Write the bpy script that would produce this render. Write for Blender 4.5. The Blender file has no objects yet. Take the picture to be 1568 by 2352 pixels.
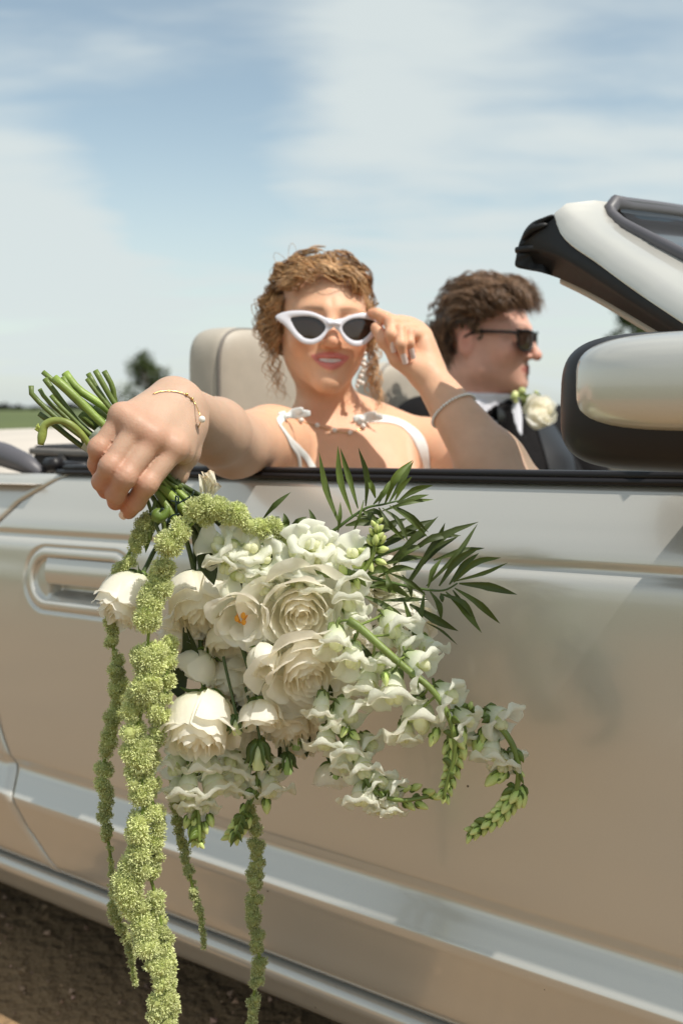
import bpy, bmesh, math, random
import numpy as np
from mathutils import Vector, Matrix, noise as mnoise

random.seed(7)
RNG = np.random.default_rng(7)
SC = bpy.context.scene
COL = SC.collection

# ------------------------------------------------------------------ camera, sky, sun, exposure
FPX = 2287.0                       # focal length in pixels of the 1568 x 2352 working frame (35 mm lens)
PITCH = math.atan(241 / FPX)
CAM_H = 1.02
cam_data = bpy.data.cameras.new('camera')
cam_data.sensor_fit = 'VERTICAL'
cam_data.sensor_height = 36.0
cam_data.lens = 36.0 * FPX / 2352.0
cam_data.clip_start = 0.05
cam_data.clip_end = 6000
cam_data.dof.use_dof = True
cam_data.dof.focus_distance = 1.0
cam_data.dof.aperture_fstop = 4.6
cam = bpy.data.objects.new('camera', cam_data)
cam.location = (0, 0, CAM_H)
cam.rotation_euler = (math.pi / 2 - PITCH, 0, 0)
COL.objects.link(cam)
SC.camera = cam

SUN_TO = Vector((0.450, -0.281, 0.848)).normalized()
SUN_STRENGTH = 4.4
SKY_STRENGTH = 0.15
CLOUD = (0.68, 0.745, 0.745)
EXPOSURE = 0.05

sun_data = bpy.data.lights.new('sun', 'SUN')
sun_data.energy = SUN_STRENGTH
sun_data.angle = math.radians(0.55)
sun_data.color = (1.0, 0.945, 0.86)
sun = bpy.data.objects.new('sun', sun_data)
sun.rotation_euler = (-SUN_TO).to_track_quat('-Z', 'Y').to_euler()
sun.location = SUN_TO * 30
COL.objects.link(sun)

world = bpy.data.worlds.new('World')
SC.world = world
world.use_nodes = True


def build_world():
    nt = world.node_tree
    N, L = nt.nodes, nt.links
    N.clear()
    out = N.new('ShaderNodeOutputWorld')
    bg = N.new('ShaderNodeBackground')
    L.new(bg.outputs[0], out.inputs[0])
    sky = N.new('ShaderNodeTexSky')
    sky.sky_type = 'NISHITA'
    sky.sun_disc = False
    sky.sun_elevation = math.asin(SUN_TO.z)
    sky.sun_rotation = math.atan2(SUN_TO.x, SUN_TO.y)
    sky.air_density = 1.0
    sky.dust_density = 1.2
    tc = N.new('ShaderNodeTexCoord')
    sep = N.new('ShaderNodeSeparateXYZ')
    L.new(tc.outputs['Generated'], sep.inputs[0])

    def math_(op, a, b=None, c=None):
        n = N.new('ShaderNodeMath'); n.operation = op
        for i, v in enumerate((a, b, c)):
            if v is None: continue
            if isinstance(v, (int, float)): n.inputs[i].default_value = v
            else: L.new(v, n.inputs[i])
        return n.outputs[0]
    # clouds on a far layer: divide the direction by its height
    h = math_('ADD', math_('MAXIMUM', sep.outputs[2], 0.0), 0.16)
    ux = math_('DIVIDE', sep.outputs[0], h)
    uy = math_('DIVIDE', sep.outputs[1], h)
    comb = N.new('ShaderNodeCombineXYZ')
    L.new(ux, comb.inputs[0]); L.new(uy, comb.inputs[1])
    mp = N.new('ShaderNodeMapping')
    mp.inputs['Location'].default_value = (3.1, 1.7, 0)
    mp.inputs['Rotation'].default_value = (0, 0, math.radians(28))
    mp.inputs['Scale'].default_value = (0.60, 1.35, 1)
    L.new(comb.outputs[0], mp.inputs[0])

    def noise(scale, detail, rough, dist=0.0):
        n = N.new('ShaderNodeTexNoise')
        n.inputs['Scale'].default_value = scale
        n.inputs['Detail'].default_value = detail
        n.inputs['Roughness'].default_value = rough
        n.inputs['Distortion'].default_value = dist
        L.new(mp.outputs[0], n.inputs['Vector'])
        return n.outputs[0]
    big = noise(0.95, 3, 0.5, 0.3)
    mid = noise(3.2, 6, 0.55, 0.2)
    tot = math_('ADD', math_('MULTIPLY', big, 0.70), math_('MULTIPLY', math_('SUBTRACT', mid, 0.5), 0.75))
    tot = math_('ADD', tot, 0.22)

    def bank(v, power, amount):               # one broad cloud bank or clear patch in the sky
        dp = N.new('ShaderNodeVectorMath'); dp.operation = 'DOT_PRODUCT'
        L.new(tc.outputs['Generated'], dp.inputs[0])
        dp.inputs[1].default_value = Vector(v).normalized()
        return math_('MULTIPLY', math_('POWER', math_('MAXIMUM', dp.outputs['Value'], 0.0), power), amount)
    for v, p, a in SKY_BANKS:
        tot = math_('ADD', tot, bank(v, p, a))
    ramp = N.new('ShaderNodeMapRange')
    ramp.interpolation_type = 'SMOOTHSTEP'
    ramp.inputs['From Min'].default_value = 0.33
    ramp.inputs['From Max'].default_value = 0.80
    L.new(tot, ramp.inputs['Value'])
    # pale air towards the horizon
    hz = N.new('ShaderNodeMapRange')
    hz.interpolation_type = 'SMOOTHSTEP'
    hz.inputs['From Min'].default_value = 0.0
    hz.inputs['From Max'].default_value = 0.30
    hz.inputs['To Min'].default_value = 0.72
    hz.inputs['To Max'].default_value = 0.0
    L.new(sep.outputs[2], hz.inputs['Value'])
    cov = math_('MAXIMUM', math_('MULTIPLY', ramp.outputs[0], 0.93), hz.outputs[0])
    skm = N.new('ShaderNodeVectorMath'); skm.operation = 'SCALE'
    L.new(sky.outputs[0], skm.inputs[0]); skm.inputs['Scale'].default_value = SKY_STRENGTH
    hsv = N.new('ShaderNodeHueSaturation')
    hsv.inputs['Saturation'].default_value = SKY_SAT
    hsv.inputs['Value'].default_value = SKY_VAL
    wb = N.new('ShaderNodeVectorMath'); wb.operation = 'MULTIPLY'      # cuts blue, turning the sky's violet hue towards cyan
    wb.inputs[1].default_value = (0.98, 1.0, 0.84)
    L.new(skm.outputs[0], wb.inputs[0])
    L.new(wb.outputs[0], hsv.inputs['Color'])
    mix = N.new('ShaderNodeMix'); mix.data_type = 'RGBA'
    L.new(cov, mix.inputs[0])
    L.new(hsv.outputs[0], mix.inputs[6])
    mix.inputs[7].default_value = (*CLOUD, 1)
    L.new(mix.outputs[2], bg.inputs[0])
    bg.inputs[1].default_value = 1.0


def cam_ray(x, y):
    a, b = (x - 784.0) / FPX, -(y - 1176.0) / FPX
    return Vector((a, math.cos(PITCH) + b * math.sin(PITCH), -math.sin(PITCH) + b * math.cos(PITCH)))


def P(x, y, Y):
    """point of the place that lies Y metres in front of the lens on the sight line of a measured spot"""
    r = cam_ray(x, y)
    return Vector((0, 0, CAM_H)) + r * (Y / r.y)


SKY_SAT, SKY_VAL = 0.80, 1.14
SKY_BANKS = [
    (cam_ray(60, 140), 60, -0.27), (cam_ray(360, 420), 220, -0.16), (cam_ray(640, 250), 500, -0.10),
    (cam_ray(20, 480), 110, 0.40), (cam_ray(260, 620), 260, 0.18), (cam_ray(200, 300), 900, -0.10), (cam_ray(950, 120), 300, 0.13), (cam_ray(1200, 480), 60, 0.15), (cam_ray(560, 350), 500, -0.12), (cam_ray(330, 470), 600, -0.16), (cam_ray(820, 530), 900, -0.16), (cam_ray(760, 60), 600, 0.06),
    (cam_ray(1400, 160), 500, -0.12), (cam_ray(720, 480), 300, 0.10), (cam_ray(430, 490), 500, -0.12), (cam_ray(1080, 270), 500, -0.12),
    (cam_ray(200, 600), 160, 0.12),
]
build_world()
SC.view_settings.view_transform = 'Standard'
SC.view_settings.look = 'None'
SC.view_settings.exposure = EXPOSURE
SC.view_settings.gamma = 1.0
SC.view_settings.use_curve_mapping = False
SC.cycles.use_denoising = True
SC.cycles.max_bounces = 14
SC.cycles.diffuse_bounces = 9
SC.cycles.transmission_bounces = 12
SC.cycles.transparent_max_bounces = 12
SC.cycles.caustics_reflective = False
SC.cycles.caustics_refractive = False

# ------------------------------------------------------------------ helpers: objects
ORIGIN = {}


def tag(o, label=None, cat=None, group=None, kind=None):
    if label: o['label'] = label
    if cat: o['category'] = cat
    if group: o['group'] = group
    if kind: o['kind'] = kind
    return o


def thing(name, loc, label, cat, group=None):
    o = bpy.data.objects.new(name, None)
    o.empty_display_size = 0.05
    o.location = Vector(loc)
    COL.objects.link(o)
    ORIGIN[o.name] = Vector(loc)
    return tag(o, label, cat, group)


def empty_part(name, parent):
    o = bpy.data.objects.new(name, None)
    o.empty_display_size = 0.02
    COL.objects.link(o)
    o.parent = parent
    ORIGIN[o.name] = ORIGIN[parent.name].copy()
    return o


def mesh_obj(name, V, F, mats, parent=None, smooth=True, tint=None, mi=None, loc=None):
    """one mesh object from world coordinates; faces: list of tuples or an (n, k) array"""
    V = np.asarray(V, dtype=np.float64).reshape(-1, 3)
    if parent is not None:
        org = ORIGIN[parent.name]
    else:
        org = Vector(loc) if loc is not None else Vector((float(V[:, 0].mean()), float(V[:, 1].mean()), float(V[:, 2].min())))
    Vl = V - np.array(org)
    me = bpy.data.meshes.new(name)
    if isinstance(F, np.ndarray):
        n, k = F.shape
        me.vertices.add(len(Vl)); me.vertices.foreach_set('co', Vl.astype(np.float32).ravel())
        me.loops.add(n * k); me.loops.foreach_set('vertex_index', F.astype(np.int32).ravel())
        me.polygons.add(n)
        me.polygons.foreach_set('loop_start', np.arange(0, n * k, k, dtype=np.int32))
        me.polygons.foreach_set('loop_total', np.full(n, k, dtype=np.int32))
        me.update(calc_edges=True)
    else:
        me.from_pydata([tuple(v) for v in Vl], [], F)
    if not isinstance(mats, (list, tuple)): mats = [mats]
    for m in mats: me.materials.append(m)
    if mi is not None:
        me.polygons.foreach_set('material_index', np.asarray(mi, dtype=np.int32))
    me.polygons.foreach_set('use_smooth', np.full(len(me.polygons), bool(smooth)))
    if tint is not None:
        a = me.color_attributes.new('tint', 'FLOAT_COLOR', 'POINT')
        t = np.ones((len(Vl), 4), dtype=np.float32)
        t[:, :3] = tint
        a.data.foreach_set('color', t.ravel())
    o = bpy.data.objects.new(name, me)
    COL.objects.link(o)
    if parent is not None:
        o.parent = parent
        ORIGIN[o.name] = org.copy()
    else:
        o.location = org
        ORIGIN[o.name] = org.copy()
    return o


class MB:
    """collects pieces that belong to one mesh"""
    def __init__(self):
        self.v, self.f, self.n, self.t, self.m = [], [], 0, [], []

    def add(self, V, F, tint=None, m=0):
        V = np.asarray(V, dtype=float).reshape(-1, 3)
        self.v.append(V)
        for q in F: self.f.append(tuple(int(i) + self.n for i in q))
        self.m += [m] * len(F)
        self.t.append(np.tile(np.asarray(tint if tint is not None else (1, 1, 1), dtype=float), (len(V), 1)) if np.ndim(tint) < 2 else np.asarray(tint))
        self.n += len(V)
        return self

    def build(self, name, mats, parent=None, smooth=True, loc=None):
        return mesh_obj(name, np.concatenate(self.v), self.f, mats, parent, smooth, np.concatenate(self.t), self.m, loc)


def grid_faces(nu, nv, wrap_u=False, wrap_v=False, flip=False):
    F = []
    for i in range(nu if wrap_u else nu - 1):
        for j in range(nv if wrap_v else nv - 1):
            a, b = i * nv + j, ((i + 1) % nu) * nv + j
            c, d = ((i + 1) % nu) * nv + (j + 1) % nv, i * nv + (j + 1) % nv
            F.append((a, d, c, b) if flip else (a, b, c, d))
    return F


def spline(pts, n):
    """Catmull-Rom through the points, n samples"""
    p = np.array([list(q) for q in pts], dtype=float)
    if len(p) == 2:
        t = np.linspace(0, 1, n)[:, None]
        return p[0] * (1 - t) + p[1] * t
    d = np.concatenate([[0], np.cumsum(np.linalg.norm(np.diff(p[:, :3], axis=0), axis=1))])
    e = np.vstack([2 * p[0] - p[1], p, 2 * p[-1] - p[-2]])
    out = []
    for s in np.linspace(0, d[-1], n):
        i = min(max(int(np.searchsorted(d, s, 'right')) - 1, 0), len(p) - 2)
        t = (s - d[i]) / max(d[i + 1] - d[i], 1e-9)
        a, b, c, q = e[i], e[i + 1], e[i + 2], e[i + 3]
        out.append(0.5 * (2 * b + (c - a) * t + (2 * a - 5 * b + 4 * c - q) * t * t + (3 * b - a - 3 * c + q) * t ** 3))
    return np.array(out)


def frames(path):
    t = np.gradient(path, axis=0)
    t /= np.linalg.norm(t, axis=1)[:, None] + 1e-12
    a = np.array([0, 0, 1.0]) if abs(t[0][2]) < 0.9 else np.array([1.0, 0, 0])
    n = np.zeros_like(path)
    cur = a - t[0] * (a @ t[0]); cur /= np.linalg.norm(cur)
    for i in range(len(path)):
        cur = cur - t[i] * (cur @ t[i]); cur /= np.linalg.norm(cur) + 1e-12
        n[i] = cur
    return t, n, np.cross(t, n)


def tube(path, r, k=8, caps=True, flat=1.0):
    path = np.asarray(path, dtype=float)
    n = len(path)
    r = np.broadcast_to(np.asarray(r, dtype=float), (n,))
    t, a, b = frames(path)
    ang = np.arange(k) * 2 * math.pi / k
    V = path[:, None, :] + r[:, None, None] * (np.cos(ang)[None, :, None] * a[:, None, :] + flat * np.sin(ang)[None, :, None] * b[:, None, :])
    F = grid_faces(n, k, wrap_v=True)
    if caps:
        F.append(tuple(range(k)))
        F.append(tuple(reversed(range((n - 1) * k, n * k))))
    return V.reshape(-1, 3), F


def ball(c, r, nu=12, nv=8, R=None):
    c = np.asarray(c, dtype=float)
    r = np.broadcast_to(np.asarray(r, dtype=float), (3,))
    V, F = [], []
    for j in range(nv + 1):
        ph = math.pi * j / nv
        for i in range(nu):
            th = 2 * math.pi * i / nu
            V.append((math.sin(ph) * math.cos(th), math.sin(ph) * math.sin(th), math.cos(ph)))
    V = np.array(V) * r
    if R is not None: V = V @ np.asarray(R).T
    for j in range(nv):
        for i in range(nu):
            a, b = j * nu + i, j * nu + (i + 1) % nu
            F.append((a, a + nu, b + nu, b))
    return V + c, F


def rbox(c, half, axes=None, bev=0.006, seg=3):
    """box with rounded edges, as a superellipsoid-like rounded solid on given axes"""
    bm = bmesh.new()
    bmesh.ops.create_cube(bm, size=2.0)
    for v in bm.verts: v.co = Vector((v.co.x * half[0], v.co.y * half[1], v.co.z * half[2]))
    bmesh.ops.bevel(bm, geom=bm.edges[:], offset=bev, segments=seg, affect='EDGES', profile=0.5)
    V = np.array([v.co[:] for v in bm.verts])
    bm.verts.index_update()
    F = [tuple(v.index for v in f.verts) for f in bm.faces]
    bm.free()
    if axes is not None: V = V @ np.asarray(axes)
    return V + np.asarray(c, dtype=float), F


# ------------------------------------------------------------------ helpers: materials
def mat(name, base=(0.5, 0.5, 0.5), rough=0.5, metal=0.0, tint=False, **kw):
    m = bpy.data.materials.new(name)
    m.use_nodes = True
    nt = m.node_tree
    b = nt.nodes['Principled BSDF']
    b.inputs['Base Color'].default_value = (*base, 1)
    b.inputs['Roughness'].default_value = rough
    b.inputs['Metallic'].default_value = metal
    for k, v in kw.items():
        b.inputs[k.replace('_', ' ')].default_value = v
    m['bsdf'] = 0
    return m


def nodes(m):
    return m.node_tree.nodes, m.node_tree.links, m.node_tree.nodes['Principled BSDF']


def add_variation(m, base, scale=20, amount=0.25, detail=4, use_tint=False, coord='Object', bump=0.0, bump_scale=None, col2=None):
    """noise colour variation, optional vertex tint and a fine bump"""
    N, L, b = nodes(m)
    tc = N.new('ShaderNodeTexCoord')
    n = N.new('ShaderNodeTexNoise')
    n.inputs['Scale'].default_value = scale
    n.inputs['Detail'].default_value = detail
    L.new(tc.outputs[coord], n.inputs['Vector'])
    mx = N.new('ShaderNodeMix'); mx.data_type = 'RGBA'
    c2 = col2 if col2 is not None else tuple(max(0, c * (1 - amount)) for c in base)
    c1 = base if col2 is not None else tuple(min(1, c * (1 + amount)) for c in base)
    mx.inputs[6].default_value = (*c1, 1)
    mx.inputs[7].default_value = (*c2, 1)
    mr = N.new('ShaderNodeMapRange')
    mr.inputs['From Min'].default_value = 0.3; mr.inputs['From Max'].default_value = 0.7
    L.new(n.outputs[0], mr.inputs['Value'])
    L.new(mr.outputs[0], mx.inputs[0])
    out = mx.outputs[2]
    if use_tint:
        at = N.new('ShaderNodeAttribute'); at.attribute_name = 'tint'
        mu = N.new('ShaderNodeMix'); mu.data_type = 'RGBA'; mu.blend_type = 'MULTIPLY'
        mu.inputs[0].default_value = 1.0
        L.new(out, mu.inputs[6]); L.new(at.outputs['Color'], mu.inputs[7])
        out = mu.outputs[2]
    L.new(out, b.inputs['Base Color'])
    if bump:
        n2 = N.new('ShaderNodeTexNoise')
        n2.inputs['Scale'].default_value = bump_scale or scale * 4
        n2.inputs['Detail'].default_value = 4
        L.new(tc.outputs[coord], n2.inputs['Vector'])
        bp = N.new('ShaderNodeBump')
        bp.inputs['Strength'].default_value = 1.0
        bp.inputs['Distance'].default_value = bump
        L.new(n2.outputs[0], bp.inputs['Height'])
        L.new(bp.outputs[0], b.inputs['Normal'])
    return out


def add_translucent(m, colour_socket, amount=0.3):
    N, L, b = nodes(m)
    tr = N.new('ShaderNodeBsdfTranslucent')
    if colour_socket is not None: L.new(colour_socket, tr.inputs['Color'])
    mx = N.new('ShaderNodeMixShader')
    mx.inputs[0].default_value = amount
    out = [n for n in N if n.type == 'OUTPUT_MATERIAL'][0]
    L.new(b.outputs[0], mx.inputs[1]); L.new(tr.outputs[0], mx.inputs[2])
    L.new(mx.outputs[0], out.inputs['Surface'])


def tinted(name, base, rough=0.5, scale=20, amount=0.15, bump=0.0, bump_scale=None, transl=0.0, use_tint=True, coord='Object', col2=None, **kw):
    m = mat(name, base, rough, **kw)
    s = add_variation(m, base, scale, amount, use_tint=use_tint, bump=bump, bump_scale=bump_scale, coord=coord, col2=col2)
    if transl: add_translucent(m, s, transl)
    return m


M = {}
M['skin'] = tinted('skin', (1.0, 1.0, 1.0), 0.50, scale=55, amount=0.08, bump=0.0004, bump_scale=420)
for _k, _v in (('Subsurface Weight', 0.25), ('Subsurface Scale', 0.008)):
    M['skin'].node_tree.nodes['Principled BSDF'].inputs[_k].default_value = _v
M['skin'].node_tree.nodes['Principled BSDF'].inputs['Subsurface Radius'].default_value = (1.0, 0.35, 0.2)
M['skin'].node_tree.nodes['Principled BSDF'].inputs['Specular IOR Level'].default_value = 0.35
M['nail'] = mat('nail', (0.80, 0.62, 0.56), 0.2, Coat_Weight=0.6)
M['tooth'] = mat('tooth', (0.82, 0.76, 0.72), 0.25)
M['eye'] = mat('eye_white', (0.75, 0.72, 0.70), 0.15)
M['hair_blonde'] = tinted('curly_blonde_hair', (0.42, 0.25, 0.125), 0.42, scale=60, amount=0.3)
M['hair_brown'] = tinted('brown_hair', (0.15, 0.085, 0.048), 0.45, scale=60, amount=0.3)
M['white_plastic'] = mat('white_plastic', (0.80, 0.78, 0.84), 0.2, Coat_Weight=0.5)
M['black_plastic'] = mat('black_gloss_plastic', (0.012, 0.012, 0.013), 0.2)
M['lens'] = mat('dark_lens', (0.032, 0.018, 0.012), 0.05, Coat_Weight=0.3)
M['pearl'] = mat('pearl', (0.82, 0.79, 0.73), 0.2, Coat_Weight=0.7)
M['gold'] = mat('gold', (0.75, 0.50, 0.20), 0.25, metal=1.0)
M['silver'] = mat('silver_beads', (0.75, 0.73, 0.70), 0.25, metal=0.6)
M['dress'] = tinted('white_satin', (0.80, 0.82, 0.80), 0.45, scale=90, amount=0.04, use_tint=False)
M['suit'] = tinted('black_wool', (0.009, 0.008, 0.0085), 0.9, scale=300, amount=0.3, use_tint=False, bump=0.0004, bump_scale=900)
M['suit'].node_tree.nodes['Principled BSDF'].inputs['Specular IOR Level'].default_value = 0.2
M['shirt'] = mat('white_shirt', (0.74, 0.74, 0.80), 0.6)
M['satin_black'] = mat('black_satin', (0.012, 0.011, 0.012), 0.35)
# ------------------------------------------------------------------ implicit modelling (for the bodies)
def A3(v): return np.array([v[0], v[1], v[2]], dtype=float)


def smin(a, b, k):
    if k <= 0: return np.minimum(a, b)
    h = np.maximum(k - np.abs(a - b), 0) / k
    return np.minimum(a, b) - h * h * k * 0.25


def smax(a, b, k): return -smin(-a, -b, k)


def d_cone(p, a, b, r1, r2):
    ab = b - a
    l2 = float(ab @ ab) + 1e-12
    t = np.clip(((p - a) @ ab) / l2, 0, 1)
    q = p - a - t[:, None] * ab
    return np.sqrt((q * q).sum(1)) - (r1 + (r2 - r1) * t)


def d_ell(p, c, r, R=None):
    q = p - c
    if R is not None: q = q @ R
    k0 = np.sqrt(((q / r) ** 2).sum(1))
    k1 = np.sqrt(((q / (r * r)) ** 2).sum(1)) + 1e-9
    return np.where(k0 < 1e-6, -min(r), k0 * (k0 - 1) / k1)


class Body:
    """ordered list of smooth unions and cuts, skipped where a chunk of points is far from them"""
    def __init__(self): self.items = []

    def cone(self, a, b, r1, r2, k=0.02):
        a, b = A3(a), A3(b)
        self.items.append((lambda p: d_cone(p, a, b, r1, r2), (a + b) / 2, np.linalg.norm(b - a) / 2 + max(r1, r2), k, 1))

    def ell(self, c, r, k=0.02, R=None, cut=False):
        c = A3(c); r = np.array(r, dtype=float)
        self.items.append((lambda p: d_ell(p, c, r, R), c, float(max(r)), k, -1 if cut else 1))

    def fn(self, f, c, rad, k=0.02, cut=False):
        self.items.append((f, A3(c), rad, k, -1 if cut else 1))

    def __call__(self, p):
        c = (p.min(0) + p.max(0)) / 2
        rad = np.linalg.norm(p.max(0) - c)
        acc = np.full(len(p), 1.0)
        for f, ic, ir, k, s in self.items:
            far = np.linalg.norm(c - ic) - rad - ir
            if far > 0.095:
                if s > 0: acc = np.minimum(acc, far)
                continue
            acc = smin(acc, f(p), k) if s > 0 else smax(acc, -f(p), k)
        return acc


def mesh_sdf(f, lo, hi, h, top=6):
    """sparse surface nets: octree of blocks down to 4h, then one vertex per crossed cell"""
    lo = np.array(lo, dtype=float); hi = np.array(hi, dtype=float)
    size = h * 4
    lev = 0
    while size * 2 ** (lev + 1) <= 0.14: lev += 1
    S = 2 ** lev
    n = np.ceil((hi - lo) / (size * S)).astype(int)
    I = np.stack(np.meshgrid(*[np.arange(k) for k in n], indexing='ij'), -1).reshape(-1, 3) * S

    def centre_eval(I, S):
        C = lo + (I + S / 2) * size
        out = np.empty(len(C))
        for s in range(0, len(C), 64 if S > 2 else 512):
            e = s + (64 if S > 2 else 512)
            out[s:e] = f(C[s:e])
        return out
    while True:
        d = centre_eval(I, S)
        I = I[np.abs(d) < size * S * 1.25 + 0.002]
        if S == 1: break
        S //= 2
        off = np.stack(np.meshgrid([0, S], [0, S], [0, S], indexing='ij'), -1).reshape(-1, 3)
        I = (I[:, None, :] + off[None]).reshape(-1, 3)
    g = np.stack(np.meshgrid(*[np.arange(5)] * 3, indexing='ij'), -1).reshape(-1, 3)
    D = np.empty((len(I), 125), dtype=np.float32)
    for s in range(0, len(I), 48):
        p = lo + (I[s:s + 48, None, :] * 4 + g[None]) * h
        D[s:s + 48] = f(p.reshape(-1, 3)).reshape(-1, 125)
    D = D.reshape(-1, 5, 5, 5)
    neg = D < 0
    cnt = np.zeros((len(I), 4, 4, 4), dtype=np.int8)
    corners = [(i, j, k) for i in (0, 1) for j in (0, 1) for k in (0, 1)]
    for i, j, k in corners: cnt += neg[:, i:i + 4, j:j + 4, k:k + 4]
    b, x, y, z = np.nonzero((cnt > 0) & (cnt < 8))
    val = {c: D[b, x + c[0], y + c[1], z + c[2]].astype(float) for c in corners}
    acc = np.zeros((len(b), 3)); num = np.zeros(len(b))
    for c1 in corners:
        for ax in range(3):
            if c1[ax]: continue
            c2 = tuple(1 if q == ax else c1[q] for q in range(3))
            v1, v2 = val[c1], val[c2]
            cr = (v1 < 0) != (v2 < 0)
            t = np.where(cr, v1 / np.where(v1 - v2 == 0, 1, v1 - v2), 0)
            pt = np.tile(np.array(c1, dtype=float), (len(b), 1)); pt[:, ax] += t
            acc[cr] += pt[cr]; num[cr] += 1
    cell = I[b] * 4 + np.stack([x, y, z], 1)
    V = lo + (cell + acc / num[:, None]) * h
    big = np.int64(1 << 20)
    key = (cell[:, 0].astype(np.int64) * big + cell[:, 1]) * big + cell[:, 2]
    order = np.argsort(key); sk = key[order]

    def look(c):
        kk = (c[:, 0].astype(np.int64) * big + c[:, 1]) * big + c[:, 2]
        i = np.clip(np.searchsorted(sk, kk), 0, len(sk) - 1)
        return np.where(sk[i] == kk, order[i], -1)
    Q = []
    v0 = val[(0, 0, 0)]
    for ax in range(3):
        c2 = tuple(1 if q == ax else 0 for q in range(3))
        cr = (v0 < 0) != (val[c2] < 0)
        o1, o2 = np.zeros(3, dtype=int), np.zeros(3, dtype=int)
        o1[(ax + 1) % 3] = 1; o2[(ax + 2) % 3] = 1
        c = cell[cr]
        q = np.stack([np.nonzero(cr)[0], look(c - o1), look(c - o1 - o2), look(c - o2)], 1)
        fl = v0[cr] > 0
        q[fl] = q[fl][:, ::-1]
        Q.append(q[(q >= 0).all(1)])
    Q = np.concatenate(Q)
    return V, Q


def polish(f, V, Q, steps=2, h=0.0008, chunk=600):
    """pull the vertices onto the surface"""
    V = V.copy()
    order = np.lexsort((V[:, 2] // 0.03, V[:, 1] // 0.03, V[:, 0] // 0.03))
    for _ in range(steps):
        for s in range(0, len(V), chunk):
            i = order[s:s + chunk]
            p = V[i]
            d = f(p)
            g = np.stack([f(p + np.eye(3)[a] * h) - d for a in range(3)], 1) / h
            g /= np.maximum((g * g).sum(1), 0.3)[:, None]
            V[i] = p - np.clip(d[:, None] * g, -0.002, 0.002) * 0.8
    return V


def trace(f, x, y, y0=0.7, y1=2.6):
    """first point of the body on the sight line of a measured spot"""
    r = cam_ray(x, y); r.normalize()
    o = np.array([0, 0, CAM_H]); r = np.array(r)
    t = y0
    for _ in range(120):
        d = float(f((o + r * t)[None])[0])
        if d < 0.0004: return o + r * t
        t += max(d * 0.7, 0.0004)
        if t > y1 * 1.2: return None
    return o + r * t


def normal_at(f, p, h=0.001):
    p = np.asarray(p, dtype=float)
    g = np.array([float(f((p + np.eye(3)[a] * h)[None])[0] - f((p - np.eye(3)[a] * h)[None])[0]) for a in range(3)])
    return g / (np.linalg.norm(g) + 1e-9)


def rotz(a):
    c, s = math.cos(a), math.sin(a)
    return np.array([[c, -s, 0], [s, c, 0], [0, 0, 1.0]])


def rotx(a):
    c, s = math.cos(a), math.sin(a)
    return np.array([[1.0, 0, 0], [0, c, -s], [0, s, c]])


def roty(a):
    c, s = math.cos(a), math.sin(a)
    return np.array([[c, 0, s], [0, 1.0, 0], [-s, 0, c]])


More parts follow.
